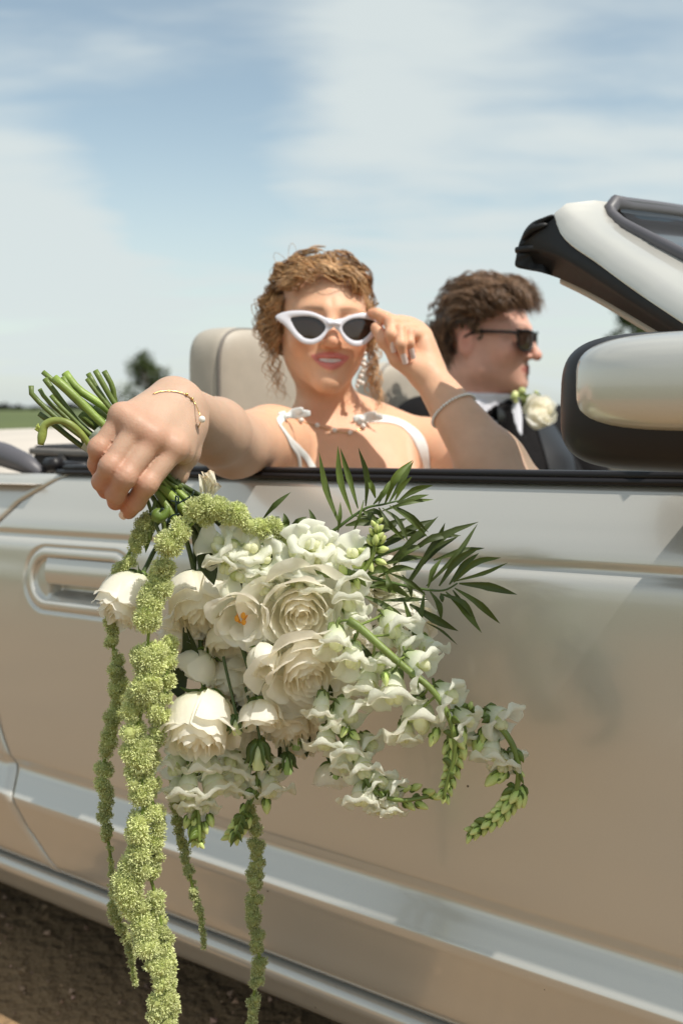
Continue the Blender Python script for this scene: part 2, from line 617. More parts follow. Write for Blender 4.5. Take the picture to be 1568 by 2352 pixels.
def head_sdf(male=False, smile=True):
    """head in its own frame: x to the picture's right when it looks at you, -y the way it faces, eyes at z = 0"""
    w = 1.04 if male else 1.0
    L = [(-1, 0, 0), (1, 0, 0)]

    def f(p):
        x, y, z = p[:, 0], p[:, 1], p[:, 2]
        q = p.copy(); q[:, 0] = np.abs(x)          # symmetric parts are evaluated once on |x|
        a3 = np.array
        d = d_ell(p, a3([0, 0.018, 0.032]), a3([0.072 * w, 0.094, 0.084]))
        d = smin(d, d_ell(p, a3([0, -0.022, -0.012]), a3([0.064 * w, 0.066, 0.088])), 0.03)
        jw = 0.050 if male else 0.0340
        jr = 0.022 if male else 0.021
        jz = -0.068 if male else -0.048
        d = smin(d, d_cone(q, a3([jw, 0.0, jz]), a3([0.012 if male else 0.008, -0.066, -0.094 if male else -0.097]), jr, 0.019 if male else 0.0165), 0.03)
        d = smin(d, d_cone(q, a3([jw + 0.003, 0.01, -0.02]), a3([jw, 0.0, jz]), 0.02, jr), 0.03)
        d = smin(d, d_ell(p, a3([0, -0.078, -0.097]), a3([0.017 if not male else 0.02, 0.014, 0.013])), 0.018)
        d = smin(d, d_ell(p, a3([0, -0.058, -0.062]), a3([0.036, 0.03, 0.03])), 0.025)
        d = smin(d, d_ell(q, a3([0.041, -0.056, -0.030]), a3([0.021, 0.022, 0.020])), 0.025)
        d = smin(d, d_cone(q, a3([0.010, -0.081, 0.020]), a3([0.046, -0.064, 0.020]), 0.010 if male else 0.008, 0.006), 0.018)
        d = smax(d, -d_ell(q, a3([0.031, -0.097, -0.002]), a3([0.019, 0.018, 0.013])), 0.016)
        d = smin(d, d_ell(q, a3([0.031, -0.072, 0.000]), a3([0.015, 0.0135, 0.0125])), 0.004)
        # nose
        nt = -0.113 if male else -0.108
        nz = -0.034 if male else -0.0345
        d = smin(d, d_cone(p, a3([0, -0.083, 0.012]), a3([0, nt + 0.001, nz]), 0.0065, 0.0095), 0.014)
        d = smin(d, d_ell(p, a3([0, nt + 0.003, nz - 0.001]), a3([0.0105 if male else 0.0092, 0.009, 0.0082])), 0.008)
        d = smin(d, d_ell(q, a3([0.0125 if male else 0.0108, -0.094, nz - 0.003]), a3([0.0062, 0.0085, 0.0060])), 0.007)
        d = smax(d, -d_ell(q, a3([0.0058, -0.100, nz - 0.0115]), a3([0.0032, 0.0045, 0.0035])), 0.003)
        # mouth
        mz = -0.064 if male else -0.0640
        if male:
            d = smin(d, d_cone(q, a3([0.0, -0.0925, mz + 0.004]), a3([0.021, -0.080, mz + 0.001]), 0.0055, 0.003), 0.006)
            d = smin(d, d_cone(q, a3([0.0, -0.0915, mz - 0.007]), a3([0.018, -0.080, mz - 0.002]), 0.0062, 0.003), 0.006)
            d = smax(d, -d_cone(q, a3([0.0, -0.099, mz - 0.0012]), a3([0.022, -0.086, mz]), 0.0016, 0.001), 0.003)
        else:
            d = smin(d, d_cone(q, a3([0.004, -0.0915, mz + 0.0068]), a3([0.0318, -0.0765, mz + 0.0078]), 0.0044, 0.0015), 0.008)
            d = smin(d, d_cone(q, a3([0.0, -0.0900, mz - 0.0086]), a3([0.0300, -0.0765, mz + 0.0064]), 0.0070, 0.0018), 0.008)
            qq = q.copy(); qq[:, 2] -= 6.5 * q[:, 0] ** 2
            d = smax(d, -d_ell(qq, a3([0, -0.094, mz + 0.0002]), a3([0.0265, 0.014, 0.0036])), 0.0025)
        # ears
        e = d_ell(q, a3([0.076 * w, 0.022, -0.012]), a3([0.009, 0.018, 0.031]))
        e = smax(e, -d_ell(q, a3([0.086 * w, 0.017, -0.010]), a3([0.007, 0.010, 0.020])), 0.006)
        d = smin(d, e, 0.008)
        return d
    return f


def local_fn(f, R, t, s=1.0):
    R = np.asarray(R); t = np.asarray(t, dtype=float)
    return lambda p: f((p - t) @ R / s) * s


def finger(pts, radii, k=0.004):
    """one finger as a chain of joints, returned as a function"""
    P_ = [A3(q) for q in pts]

    def f(p):
        d = None
        for i in range(len(P_) - 1):
            s = d_cone(p, P_[i], P_[i + 1], radii[i], radii[i + 1])
            d = s if d is None else smin(d, s, k)
        return d
    return f
# ------------------------------------------------------------------ the place: soil, fields, trees
M['soil'] = tinted('brown_soil', (0.32, 0.205, 0.106), 0.95, scale=3.0, amount=0.3, use_tint=False, bump=0.02, bump_scale=40, col2=(0.20, 0.124, 0.062))
M['pebble'] = tinted('pebble', (0.36, 0.23, 0.15), 0.9, scale=30, amount=0.3)
M['field'] = tinted('green_field', (0.100, 0.125, 0.030), 0.9, scale=0.05, amount=0.3, use_tint=False, bump=0.1, bump_scale=2, col2=(0.060, 0.085, 0.022))
M['leaf_far'] = tinted('tree_leaves', (0.075, 0.100, 0.028), 0.7, scale=2, amount=0.3, transl=0.3)
M['bark'] = tinted('bark', (0.10, 0.075, 0.05), 0.9, scale=8, amount=0.3, use_tint=False)


def build_ground():
    # one sheet: soil track near the car, green field beyond, out to the horizon
    rings = [0, 0.5, 1, 1.5, 2, 2.6, 3.3, 4, 5, 6, 7, 9, 12, 16, 22, 30, 45, 70, 120, 200, 400, 800, 1600, 3200]
    seg = 96
    V, F = [(0, 1.0, 0.0)], []
    for r in rings[1:]:
        for i in range(seg):
            a = 2 * math.pi * i / seg
            x, y = r * math.cos(a), 1.0 + r * math.sin(a)
            z = 0.02 * mnoise.noise(Vector((x * 0.7, y * 0.7, 0))) * min(r / 3, 1) if r < 40 else 0
            V.append((x, y, z - 0.01))
    for i in range(seg): F.append((0, 1 + i, 1 + (i + 1) % seg))
    for k in range(len(rings) - 2):
        for i in range(seg):
            a, b = 1 + k * seg + i, 1 + k * seg + (i + 1) % seg
            F.append((a, a + seg, b + seg, b))
    tag(mesh_obj('ground', V, F, M['soil'], loc=(0, 0, 0)), kind='structure')
    # crops: an uneven sheet standing knee-high over the soil, open round the car
    V, F = [], []
    rings = [7.5, 7.6, 8.2, 9, 10, 12, 14, 17, 21, 26, 33, 42, 55, 75, 110, 180, 320, 700, 1500, 3100]
    for k, r in enumerate(rings):
        for i in range(180):
            a = 2 * math.pi * i / 180
            x, y = r * math.cos(a), 1.0 + r * math.sin(a)
            top = 0.42 + 0.10 * mnoise.noise(Vector((x * 0.35, y * 0.35, 4))) + 0.05 * mnoise.noise(Vector((x * 1.5, y * 1.5, 2))) + 0.0026 * x * (1 if r < 100 else 0.2)
            V.append((x, y, -0.02 if k == 0 else max(top, 0.1)))
    for k in range(len(rings) - 1):
        for i in range(180):
            a, b = k * 180 + i, k * 180 + (i + 1) % 180
            F.append((a, a + 180, b + 180, b))
    tag(mesh_obj('crop_field', V, F, M['field'], loc=(0, 0, 0)), kind='structure')
    # far hedges along the edge of the fields
    V, F = [], []
    rg = np.random.default_rng(3)
    for i in range(2600):
        a = rg.uniform(-0.5, 0.5)
        d = rg.uniform(240, 262)
        x, y = d * math.sin(a), d * math.cos(a)
        h = 0.4 + 1.0 * (0.5 + mnoise.noise(Vector((a * 14, 0, 7)))) + 0.6 * rg.random()
        s = rg.uniform(0.5, 1.3)
        z = rg.uniform(0.1, max(h, 0.3))
        c = np.array([x, y, z])
        u = rg.normal(size=3); u /= np.linalg.norm(u); w = np.cross(u, rg.normal(size=3)); w /= np.linalg.norm(w)
        n0 = len(V)
        V += [c - u * s * .5 - w * s * .5, c + u * s * .5 - w * s * .5, c + u * s * .5 + w * s * .5, c - u * s * .5 + w * s * .5]
        F.append((n0, n0 + 1, n0 + 2, n0 + 3))
    tag(mesh_obj('far_hedge', np.array(V), F, M['leaf_far'], smooth=False), kind='stuff')
    # clods and pebbles on the soil
    rg = np.random.default_rng(9)
    V, F, T = [], [], []
    tet = np.array([(1, 1, 1), (-1, -1, 1), (-1, 1, -1), (1, -1, -1), (1.2, -.2, .4), (-.3, .9, .6)]) * 0.7
    from itertools import combinations
    bm = bmesh.new(); [bm.verts.new(v) for v in tet]; bmesh.ops.convex_hull(bm, input=bm.verts[:]); bm.verts.index_update()
    hullF = [tuple(v.index for v in f.verts) for f in bm.faces]; hullV = np.array([v.co[:] for v in bm.verts]); bm.free()
    for i in range(5200):
        x = rg.uniform(-2.4, 1.6); y = rg.uniform(0.2, 2.6)
        s = 0.002 + 0.007 * rg.random() ** 4
        R = rotz(rg.uniform(0, 6.28)) @ rotx(rg.uniform(0, 6.28))
        n0 = len(V) * 0 + sum(len(v) for v in V) if i == 0 else n0 + len(hullV)
        V.append(hullV @ R.T * s * np.array([1, 1, 0.7]) + np.array([x, y, s * 0.2 - 0.006]))
        F += [tuple(q + n0 for q in f_) for f_ in hullF]
        g = rg.uniform(0.45, 1.5); T.append(np.tile([g, g * rg.uniform(.9, 1.05), g * rg.uniform(.85, 1.1)], (len(hullV), 1)))
    tag(mesh_obj('gravel', np.concatenate(V), F, M['pebble'], smooth=False, tint=np.concatenate(T), loc=(0, 0, 0)), kind='stuff')


def tree(x, ytop, ybase, width, Y, label, seed, n=2600):
    """broad-leaved tree: trunk with limbs, crown of leaf clumps"""
    rg = np.random.default_rng(seed)
    base = P(x, 935, Y); base.z = 0
    top = P(x, ytop, Y).z
    w = width / FPX * Y / 2
    t = thing('tree', base, label, 'tree', 'trees beyond the field')
    b = np.array(base)
    m = MB()
    H = top
    V_, F_ = tube(spline([b, b + [0.1 * w, 0, H * .35], b + [0, 0.1 * w, H * .7]], 10), np.linspace(H * .035, H * .012, 10), 8); m.add(V_, F_)
    tips = []
    for i in range(14):
        a = rg.uniform(0, 6.28); z0 = H * rg.uniform(.2, .65)
        e = b + np.array([math.cos(a) * w * rg.uniform(.4, .8), math.sin(a) * w * rg.uniform(.4, .8), min(z0 + H * rg.uniform(.1, .3), H * .92)])
        V_, F_ = tube(spline([b + [0, 0, z0], (b + [0, 0, z0] + e) / 2 + [0, 0, H * .02], e], 7), np.linspace(H * .013, H * .004, 7), 5); m.add(V_, F_)
        tips.append(e)
    m.build('trunk', M['bark'], t)
    V, F, T = [], [], []
    clumps = []
    for i in range(46):
        zz = rg.random() ** 0.8
        r = w * (0.95 - 0.7 * zz ** 1.6) * (0.55 + 0.45 * min(zz * 5 + .2, 1))
        a = rg.uniform(0, 6.28); q = r * math.sqrt(rg.random())
        clumps.append((b + np.array([math.cos(a) * q, math.sin(a) * q, H * (0.16 + 0.76 * zz)]), w * rg.uniform(.16, .34), rg.uniform(.6, 1.4)))
    for i in range(n):
        c, s, g = clumps[rg.integers(len(clumps))]
        d = rg.normal(size=3); d /= np.linalg.norm(d)
        p = c + d * s * rg.random() ** 0.35
        ls = w * rg.uniform(.035, .075)
        u = rg.normal(size=3); u /= np.linalg.norm(u); v = np.cross(u, rg.normal(size=3)); v /= np.linalg.norm(v)
        n0 = len(V)
        V += [p - u * ls, p + v * ls * .55, p + u * ls, p - v * ls * .55]
        F.append((n0, n0 + 1, n0 + 2, n0 + 3))
        gg = g * rg.uniform(.7, 1.3)
        T += [(gg, gg, gg * rg.uniform(.8, 1.1))] * 4
    mesh_obj('crown', np.array(V), F, M['leaf_far'], t, smooth=False, tint=np.array(T))


build_ground()
tree(340, 800, 935, 150, 60, 'bushy green tree on the horizon between the flower stems and the headrest', 1)
tree(1442, 680, 935, 220, 45, 'leafy tree seen under the windscreen pillar above the door mirror', 2)
tree(838, 842, 935, 60, 38, 'small dark tree low behind the bride\'s neck and earring', 4)

# ------------------------------------------------------------------ the car: u forwards, v into the car, z up
TH = math.radians(34.05)
CO = np.array([0, 1.231, 0.0])
CU = np.array([math.cos(TH), -math.sin(TH), 0.0])
CVv = np.array([math.sin(TH), math.cos(TH), 0.0])


def C(u, v, z): return CO + CU * u + CVv * v + np.array([0, 0, 1.0]) * z


def CA(p):
    p = np.asarray(p, dtype=float)
    return CO + p[..., 0:1] * CU + p[..., 1:2] * CVv + p[..., 2:3] * np.array([0, 0, 1.0])


AX = np.array([CU, CVv, [0, 0, 1.0]])


def on_side(x, y, v):
    """where the sight line of a measured spot meets the upright plane v of the car"""
    r = np.array(cam_ray(x, y)); o = np.array([0, 0, CAM_H])
    t = (v - (o - CO) @ CVv) / (r @ CVv)
    return o + r * t


def paint(name, base):
    m = mat(name, base, 0.28, metal=0.42, Coat_Weight=1.0, Coat_Roughness=0.03)
    N, L, b = nodes(m)
    tc = N.new('ShaderNodeTexCoord')
    n = N.new('ShaderNodeTexNoise'); n.inputs['Scale'].default_value = 1400; n.inputs['Detail'].default_value = 2
    L.new(tc.outputs['Object'], n.inputs['Vector'])
    # fine flakes, a film of dust and a few specks of dirt
    mx = N.new('ShaderNodeMix'); mx.data_type = 'RGBA'
    mx.inputs[6].default_value = (*[c * .93 for c in base], 1); mx.inputs[7].default_value = (*[min(1, c * 1.07) for c in base], 1)
    L.new(n.outputs[0], mx.inputs[0])
    v = N.new('ShaderNodeTexVoronoi'); v.inputs['Scale'].default_value = 17
    L.new(tc.outputs['Object'], v.inputs['Vector'])
    lt = N.new('ShaderNodeMath'); lt.operation = 'LESS_THAN'; lt.inputs[1].default_value = 0.030
    L.new(v.outputs['Distance'], lt.inputs[0])
    n3 = N.new('ShaderNodeTexNoise'); n3.inputs['Scale'].default_value = 5
    L.new(tc.outputs['Object'], n3.inputs['Vector'])
    gt = N.new('ShaderNodeMath'); gt.operation = 'GREATER_THAN'; gt.inputs[1].default_value = 0.52
    L.new(n3.outputs[0], gt.inputs[0])
    mu = N.new('ShaderNodeMath'); mu.operation = 'MULTIPLY'
    L.new(lt.outputs[0], mu.inputs[0]); L.new(gt.outputs[0], mu.inputs[1])
    m2 = N.new('ShaderNodeMix'); m2.data_type = 'RGBA'
    L.new(mu.outputs[0], m2.inputs[0]); L.new(mx.outputs[2], m2.inputs[6]); m2.inputs[7].default_value = (0.05, 0.04, 0.03, 1)
    L.new(m2.outputs[2], b.inputs['Base Color'])
    n4 = N.new('ShaderNodeTexNoise'); n4.inputs['Scale'].default_value = 9; n4.inputs['Detail'].default_value = 6
    L.new(tc.outputs['Object'], n4.inputs['Vector'])
    mr = N.new('ShaderNodeMapRange'); mr.inputs['To Min'].default_value = 0.02; mr.inputs['To Max'].default_value = 0.11
    L.new(n4.outputs[0], mr.inputs['Value']); L.new(mr.outputs[0], b.inputs['Coat Roughness'])
    return m


M['paint'] = paint('champagne_paint', (0.63, 0.61, 0.555))
M['rubber'] = tinted('black_rubber', (0.008, 0.0075, 0.008), 0.6, scale=60, amount=0.2, use_tint=False)
M['grey_rubber'] = mat('grey_rubber', (0.10, 0.095, 0.105), 0.45)
M['trim_black'] = mat('satin_black_trim', (0.016, 0.0145, 0.016), 0.42, Specular_IOR_Level=0.35)
M['leather'] = tinted('cream_leather', (0.46, 0.41, 0.34), 0.5, scale=25, amount=0.06, use_tint=False, bump=0.0006, bump_scale=500)
M['leather_grey'] = tinted('grey_piping', (0.20, 0.18, 0.16), 0.6, scale=40, amount=0.1, use_tint=False)
M['vinyl'] = tinted('cream_vinyl', (0.56, 0.50, 0.43), 0.6, scale=10, amount=0.06, use_tint=False)
M['dark'] = mat('dark_interior', (0.02, 0.018, 0.017), 0.7)
M['glass'] = mat('tinted_glass', (0.60, 0.66, 0.70), 0.02, Transmission_Weight=0.0, Coat_Weight=0.0)
_b = M['glass'].node_tree.nodes['Principled BSDF']
_N, _L = M['glass'].node_tree.nodes, M['glass'].node_tree.links
_t = _N.new('ShaderNodeBsdfTransparent'); _t.inputs[0].default_value = (0.55, 0.60, 0.60, 1)
_g = _N.new('ShaderNodeBsdfGlossy'); _g.inputs['Roughness'].default_value = 0.01
_f = _N.new('ShaderNodeFresnel'); _f.inputs[0].default_value = 1.5
_m = _N.new('ShaderNodeMixShader')
_L.new(_f.outputs[0], _m.inputs[0]); _L.new(_t.outputs[0], _m.inputs[1]); _L.new(_g.outputs[0], _m.inputs[2])
_L.new(_m.outputs[0], [n for n in _N if n.type == 'OUTPUT_MATERIAL'][0].inputs[0])
M['chrome'] = mat('brushed_alloy', (0.55, 0.54, 0.52), 0.25, metal=1.0)
M['tyre'] = mat('tyre_rubber', (0.02, 0.02, 0.02), 0.8)

car = thing('convertible', C(0, 0.85, 0), 'champagne open convertible with its black-framed mirror and cream seats', 'car')
TOPZ = lambda u: 0.9265 + 0.0245 * u                 # belt line, rising slightly to the front
CRZ = lambda u: 0.8330 + 0.030 * u                   # crease under it


def side_v(u, z):
    """body side: distance of the skin into the car"""
    top, cr = TOPZ(u), CRZ(u)
    k = [(0.165, 0.060), (0.19, 0.050), (0.205, 0.036), (0.228, 0.022), (0.24, 0.028), (0.246, 0.032), (0.262, 0.022), (0.31, 0.008), (0.36, -0.007), (0.374, -0.0110), (0.381, -0.0115), (0.386, -0.0085),
         (0.402, 0.0015), (0.420, 0.0120), (0.425, 0.0130), (0.431, 0.0110), (0.445, 0.0050), (0.48, 0.0020), (0.55, -0.0005), (0.65, -0.001), (0.74, 0.002), (cr - 0.040, 0.0056), (cr - 0.020, 0.0075), (cr - 0.013, 0.0090),
         (cr - 0.007, 0.0125), (cr - 0.002, 0.0175), (cr + 0.003, 0.0190), (cr + 0.009, 0.0170), (cr + 0.016, 0.0180), (cr + 0.045, 0.0310), (top - 0.012, 0.0510), (top - 0.005, 0.0560), (top, 0.064)]
    zs = [q[0] for q in k]; vs = [q[1] for q in k]
    i = min(max(int(np.searchsorted(zs, z)) - 1, 0), len(zs) - 2)
    # monotone cubic between the knots
    def slope(j):
        if j <= 0 or j >= len(zs) - 1: j2 = min(max(j, 0), len(zs) - 1); a = max(j2 - 1, 0); b = min(j2 + 1, len(zs) - 1); return (vs[b] - vs[a]) / (zs[b] - zs[a])
        d0 = (vs[j] - vs[j - 1]) / (zs[j] - zs[j - 1]); d1 = (vs[j + 1] - vs[j]) / (zs[j + 1] - zs[j])
        return 0 if d0 * d1 <= 0 else 2 * d0 * d1 / (d0 + d1)
    h = zs[i + 1] - zs[i]; t = min(max((z - zs[i]) / h, 0), 1)
    m0, m1 = slope(i) * h, slope(i + 1) * h
    v = (2 * t ** 3 - 3 * t * t + 1) * vs[i] + (t ** 3 - 2 * t * t + t) * m0 + (-2 * t ** 3 + 3 * t * t) * vs[i + 1] + (t ** 3 - t * t) * m1
    return v + 0.035 * max(0, u - 0.7) ** 2 + 0.012 * max(0, -0.9 - u) ** 2


REAR_CUT = [(0.15, -0.53), (0.24, -0.569), (0.33, -0.629), (0.40, -0.653), (0.474, -0.683), (0.60, -0.725), (0.75, -0.738), (0.80, -0.728), (0.843, -0.703), (0.882, -0.659), (0.913, -0.597), (0.93, -0.56)]


def cut_u(z): return float(np.interp(z, [q[0] for q in REAR_CUT], [q[1] for q in REAR_CUT]))


HU0, HU1, HZ0, HZ1 = -0.612, -0.372, 0.703, 0.803    # the handle's oval


def rr(u, z, u0, u1, z0, z1, r):
    """signed distance to a rounded rectangle, leaning with the car's lines"""
    cu, cz = (u0 + u1) / 2, (z0 + z1) / 2 + 0.03 * (u - (u0 + u1) / 2)
    qx, qz = abs(u - cu) - (u1 - u0) / 2 + r, abs(z - cz) - (z1 - z0) / 2 + r
    return math.hypot(max(qx, 0), max(qz, 0)) + min(max(qx, qz), 0) - r


def sstep(a, b, x):
    t = min(max((x - a) / (b - a), 0), 1)
    return t * t * (3 - 2 * t)


def door_disp(u, z):
    if not (-0.66 < u < -0.32 and 0.67 < z < 0.84): return 0.0
    d = rr(u, z, HU0, HU1, HZ0, HZ1, 0.045)
    out = 0.0
    out += 0.0042 * math.exp(-(d / 0.0026) ** 2)                        # groove round the bezel
    out -= 0.0012 * sstep(0.001, -0.006, d)
    d2 = rr(u, z, HU0 + 0.014, HU1 - 0.014, HZ0 + 0.013, HZ1 - 0.013, 0.035)
    out += 0.008 * sstep(0.0, -0.006, d2)                               # dished face
    d3 = rr(u, z, HU0 + 0.047, HU1 - 0.02, HZ0 + 0.020, HZ1 - 0.030, 0.006)
    out += 0.022 * sstep(0.001, -0.010, d3)                             # finger hollow
    return out


ZS = sorted(set([round(z, 4) for z in list(np.arange(0.250, 0.36, 0.008)) + list(np.arange(0.36, 0.45, 0.0022)) + list(np.arange(0.45, 0.69, 0.010)) + list(np.arange(0.69, 0.812, 0.0026)) + list(np.arange(0.812, 0.93, 0.0026))]))


def z_row(s, u):
    """rows follow the crease and the belt as these climb forwards"""
    if s < 0.69: return s
    if s < 0.812: return s + (s - 0.69) / 0.122 * 0.03 * u
    cr0, t0 = 0.833, 0.9265
    w = (s - 0.812) / (0.9265 - 0.812)
    return s + 0.03 * u * (1 - w) + 0.0245 * u * w


def side_panel(name, us_fn, n_rows, parent, disp=None, edge=True):
    rows = []
    for s in n_rows:
        us = us_fn(s)
        row = []
        for u in us:
            z = min(z_row(s, u), TOPZ(u))
            v = side_v(u, z) + (disp(u, z) if disp else 0)
            row.append((u, v, z))
        if edge:                                          # the sheet turns in at the gaps
            a, b = row[0], row[-1]
            row = [(a[0] + 0.0008, a[1] + 0.014, a[2]), (a[0] + 0.0002, a[1] + 0.002, a[2])] + row + [(b[0] - 0.0002, b[1] + 0.002, b[2]), (b[0] - 0.0008, b[1] + 0.014, b[2])]
        rows.append(row)
    n = len(rows[0])
    if edge:
        first = [(u, v + 0.012, z + 0.0004) for u, v, z in rows[0]]
        rows = [first] + rows
    V = CA(np.array(rows).reshape(-1, 3))
    return mesh_obj(name, V, grid_faces(len(rows), n, flip=True), M['paint'], parent)


def door_us(s):
    c = cut_u(s) + 0.0022
    a = np.linspace(c, -0.64, 6) if c < -0.645 else np.array([c])
    a = np.linspace(c, max(-0.64, c + 0.012), 6)
    b = np.linspace(a[-1], max(-0.33, a[-1] + 0.1), 118)[1:]
    d = np.linspace(b[-1], 0.98, 54)[1:]
    return np.concatenate([a, b, d])


door = side_panel('door', door_us, [z for z in ZS if z <= 0.9265] + [0.9265], car, door_disp)
side_panel('rear_quarter_panel', lambda s: np.linspace(-2.2, cut_u(s) - 0.0022, 60), [z for z in ZS if z <= 0.9265] + [0.9265], car)
side_panel('front_wing', lambda s: np.linspace(0.985, 2.1, 30), [z for z in ZS if z <= 0.9265] + [0.9265], car)
# rocker under the door
RZ = [0.150, 0.158, 0.17, 0.185, 0.198, 0.208, 0.216, 0.224, 0.230, 0.235, 0.239, 0.241]
RV = [0.10, 0.070, 0.056, 0.047, 0.040, 0.034, 0.029, 0.026, 0.0265, 0.030, 0.038, 0.050]
us = np.linspace(-2.0, 1.6, 60)
mesh_obj('rocker_panel', CA(np.array([[(u, v, z) for u in us] for z, v in zip(RZ, RV)]).reshape(-1, 3)), grid_faces(len(RZ), len(us), flip=True), M['paint'], car)
m = MB(); m.add(*tube(CA(np.array([(u, 0.046, 0.2450) for u in us])), 0.0045, 6)); m.build('door_seal', M['rubber'], car)
# inner darkness behind the gaps: the body shell
for u0, u1, nm in ((-0.80, 1.0, 'door_shell'),):
    V_, F_ = rbox((0, 0, 0), (1.9, 0.02, 0.33), AX, 0.01); m = MB(); m.add(V_ + C(-0.2, 0.105, 0.55), F_); m.build('inner_panel', M['dark'], car)
V_, F_ = rbox((0, 0, 0), (1.95, 0.80, 0.03), AX, 0.01); m = MB(); m.add(V_ + C(-0.2, 0.86, 0.205), F_); m.build('floor_pan', M['dark'], car)
# handle flap
hp = MB()
rows = []
for i, t in enumerate(np.linspace(0, 1, 12)):
    row = []
    for u in np.linspace(HU0 + 0.047, HU1 - 0.020, 26):
        zt = HZ1 - 0.017 + 0.03 * (u + 0.49); zb = HZ0 + 0.043 + 0.03 * (u + 0.49)
        z = zt + (zb - zt) * t
        bulge = 0.007 * math.sin(math.pi * min(t * 0.75 + 0.15, 1)) - 0.001
        row.append((u, side_v(u, z) + 0.0045 - bulge, z))
    rows.append(row)
last = rows[-1]
rows += [[(u, v + 0.003, z - 0.0015) for u, v, z in last], [(u, v + 0.012, z + 0.002) for u, v, z in last]]
hp.add(CA(np.array(rows).reshape(-1, 3)), grid_faces(len(rows), 26))
hnd = hp.build('door_handle', M['paint'], door)
# belt moulding: two black strips stepped along the top of the door
for nm, prof, u0 in (('belt_moulding', [(0.068, -0.001), (0.0545, -0.0005), (0.0525, 0.003), (0.0535, 0.0060), (0.057, 0.0075), (0.078, 0.0080), (0.080, 0.0)], -0.592), ('window_seal', [(0.058, 0.008), (0.057, 0.0115), (0.059, 0.014), (0.066, 0.015), (0.084, 0.0145), (0.088, 0.0)], -0.580)):
    us2 = np.linspace(u0, 1.0, 60)
    V = CA(np.array([[(u, v, TOPZ(u) + dz) for v, dz in prof] for u in us2]).reshape(-1, 3))
    mesh_obj(nm, V, grid_faces(60, len(prof)) + [tuple(range(len(prof))), tuple(59 * len(prof) + q for q in reversed(range(len(prof))))], M['trim_black'], door)
# inside door trim
rows = []
for u in np.linspace(-0.58, 1.0, 30):
    rows.append([(u, v, z) for v, z in ((0.084, TOPZ(u) + 0.010), (0.10, TOPZ(u) + 0.006), (0.125, TOPZ(u) - 0.03), (0.13, 0.6), (0.14, 0.3))])
mesh_obj('door_trim', CA(np.array(rows).reshape(-1, 3)), grid_faces(30, 5), M['leather'], car)


def smooth_loop(pts, n):
    p = np.array(list(pts) + [pts[0]], dtype=float)
    p = np.vstack([p[-2], p, p[1]])
    q = []
    seg = len(pts)
    for s in np.linspace(0, seg, n, endpoint=False):
        i = int(s); t = s - i
        a, b, c, d = p[i], p[i + 1], p[i + 2], p[(i + 3) % len(p)]
        q.append(0.5 * (2 * b + (c - a) * t + (2 * a - 5 * b + 4 * c - d) * t * t + (3 * b - a - 3 * c + d) * t ** 3))
    return np.array(q)



# ---- windscreen frame. Lines measured on the near pillar: seal edge, painted edge, gasket edge, glass edge
def lin(px, v0, v1, n=26):
    p = spline([(x, y, 0) for x, y in px], n)
    out = []
    for i, q in enumerate(p):
        out.append(on_side(q[0], q[1], v0 + (v1 - v0) * i / (n - 1)))
    return np.array(out)


def loft(lines, name, material, parent, flip=False, smooth=True):
    n = len(lines[0])
    return mesh_obj(name, np.concatenate(lines), grid_faces(len(lines), n, flip=flip), material, parent, smooth)


VT, VB = 0.20, 0.055
L_low = lin([(1183, 612), (1215, 620), (1262, 631), (1350, 670), (1450, 726), (1600, 816)], VT + 0.03, VB + 0.05)
L_mid = lin([(1188, 570), (1235, 572), (1290, 590), (1370, 640), (1470, 706), (1640, 815)], VT + 0.005, VB + 0.012)
L_edge = lin([(1272, 497), (1284, 533), (1312, 565), (1370, 605), (1470, 678), (1660, 805)], VT, VB)
L_edge2 = lin([(1272, 490), (1288, 530), (1317, 562), (1376, 602), (1478, 675), (1668, 802)], VT - 0.002, VB - 0.004)
L_crown = lin([(1300, 467), (1330, 500), (1370, 530), (1430, 572), (1530, 640), (1720, 765)], VT + 0.02, VB + 0.012)
L_crown2 = lin([(1365, 460), (1382, 492), (1408, 525), (1470, 568), (1590, 640), (1770, 748)], VT + 0.06, VB + 0.04)
L_gask = lin([(1412, 466), (1399, 487), (1424, 513), (1487, 547), (1610, 610), (1800, 715)], VT + 0.085, VB + 0.06)
a_front = loft([L_edge, L_edge2, L_crown, L_crown2, L_gask], 'windscreen_frame', M['paint'], car)
nrm = AX[1]
L_in = L_low + AX[1] * 0.02 + np.array([0, 0, 0.035])
loft([L_edge + AX[1] * 0.004, L_mid, L_mid + AX[1] * 0.008 - np.array([0, 0, .004]), L_low, L_in], 'pillar_seal', M['rubber'], car)
# inner garnish, cream, just seen under the seal
L_g = lin([(1290, 640), (1340, 664), (1400, 697), (1450, 727), (1520, 768), (1600, 816)], VT + 0.045, VB + 0.06)
m = MB(); m.add(*tube(L_g[:] + np.array([0, 0, -0.002]), np.full(len(L_g), 0.0055), 8, flat=0.7)); m.build('pillar_garnish', M['vinyl'], car)
# header across the car to the far pillar
W = 1.42
def across(p, s):                                        # s: 0 near .. 1 far, with the crown of a header
    q = np.array(p) + AX[1] * (W * s) + AX[0] * (0.055 * math.sin(math.pi * s)) + np.array([0, 0, 1.0]) * (0.045 * math.sin(math.pi * s))
    return q
hd = []
prof = [L_low[0] + AX[1] * .03, L_mid[0] + AX[1] * .03, L_edge[0] + AX[1] * 0.012, L_crown[0], L_crown2[0] , L_gask[0] + AX[1] * .0]
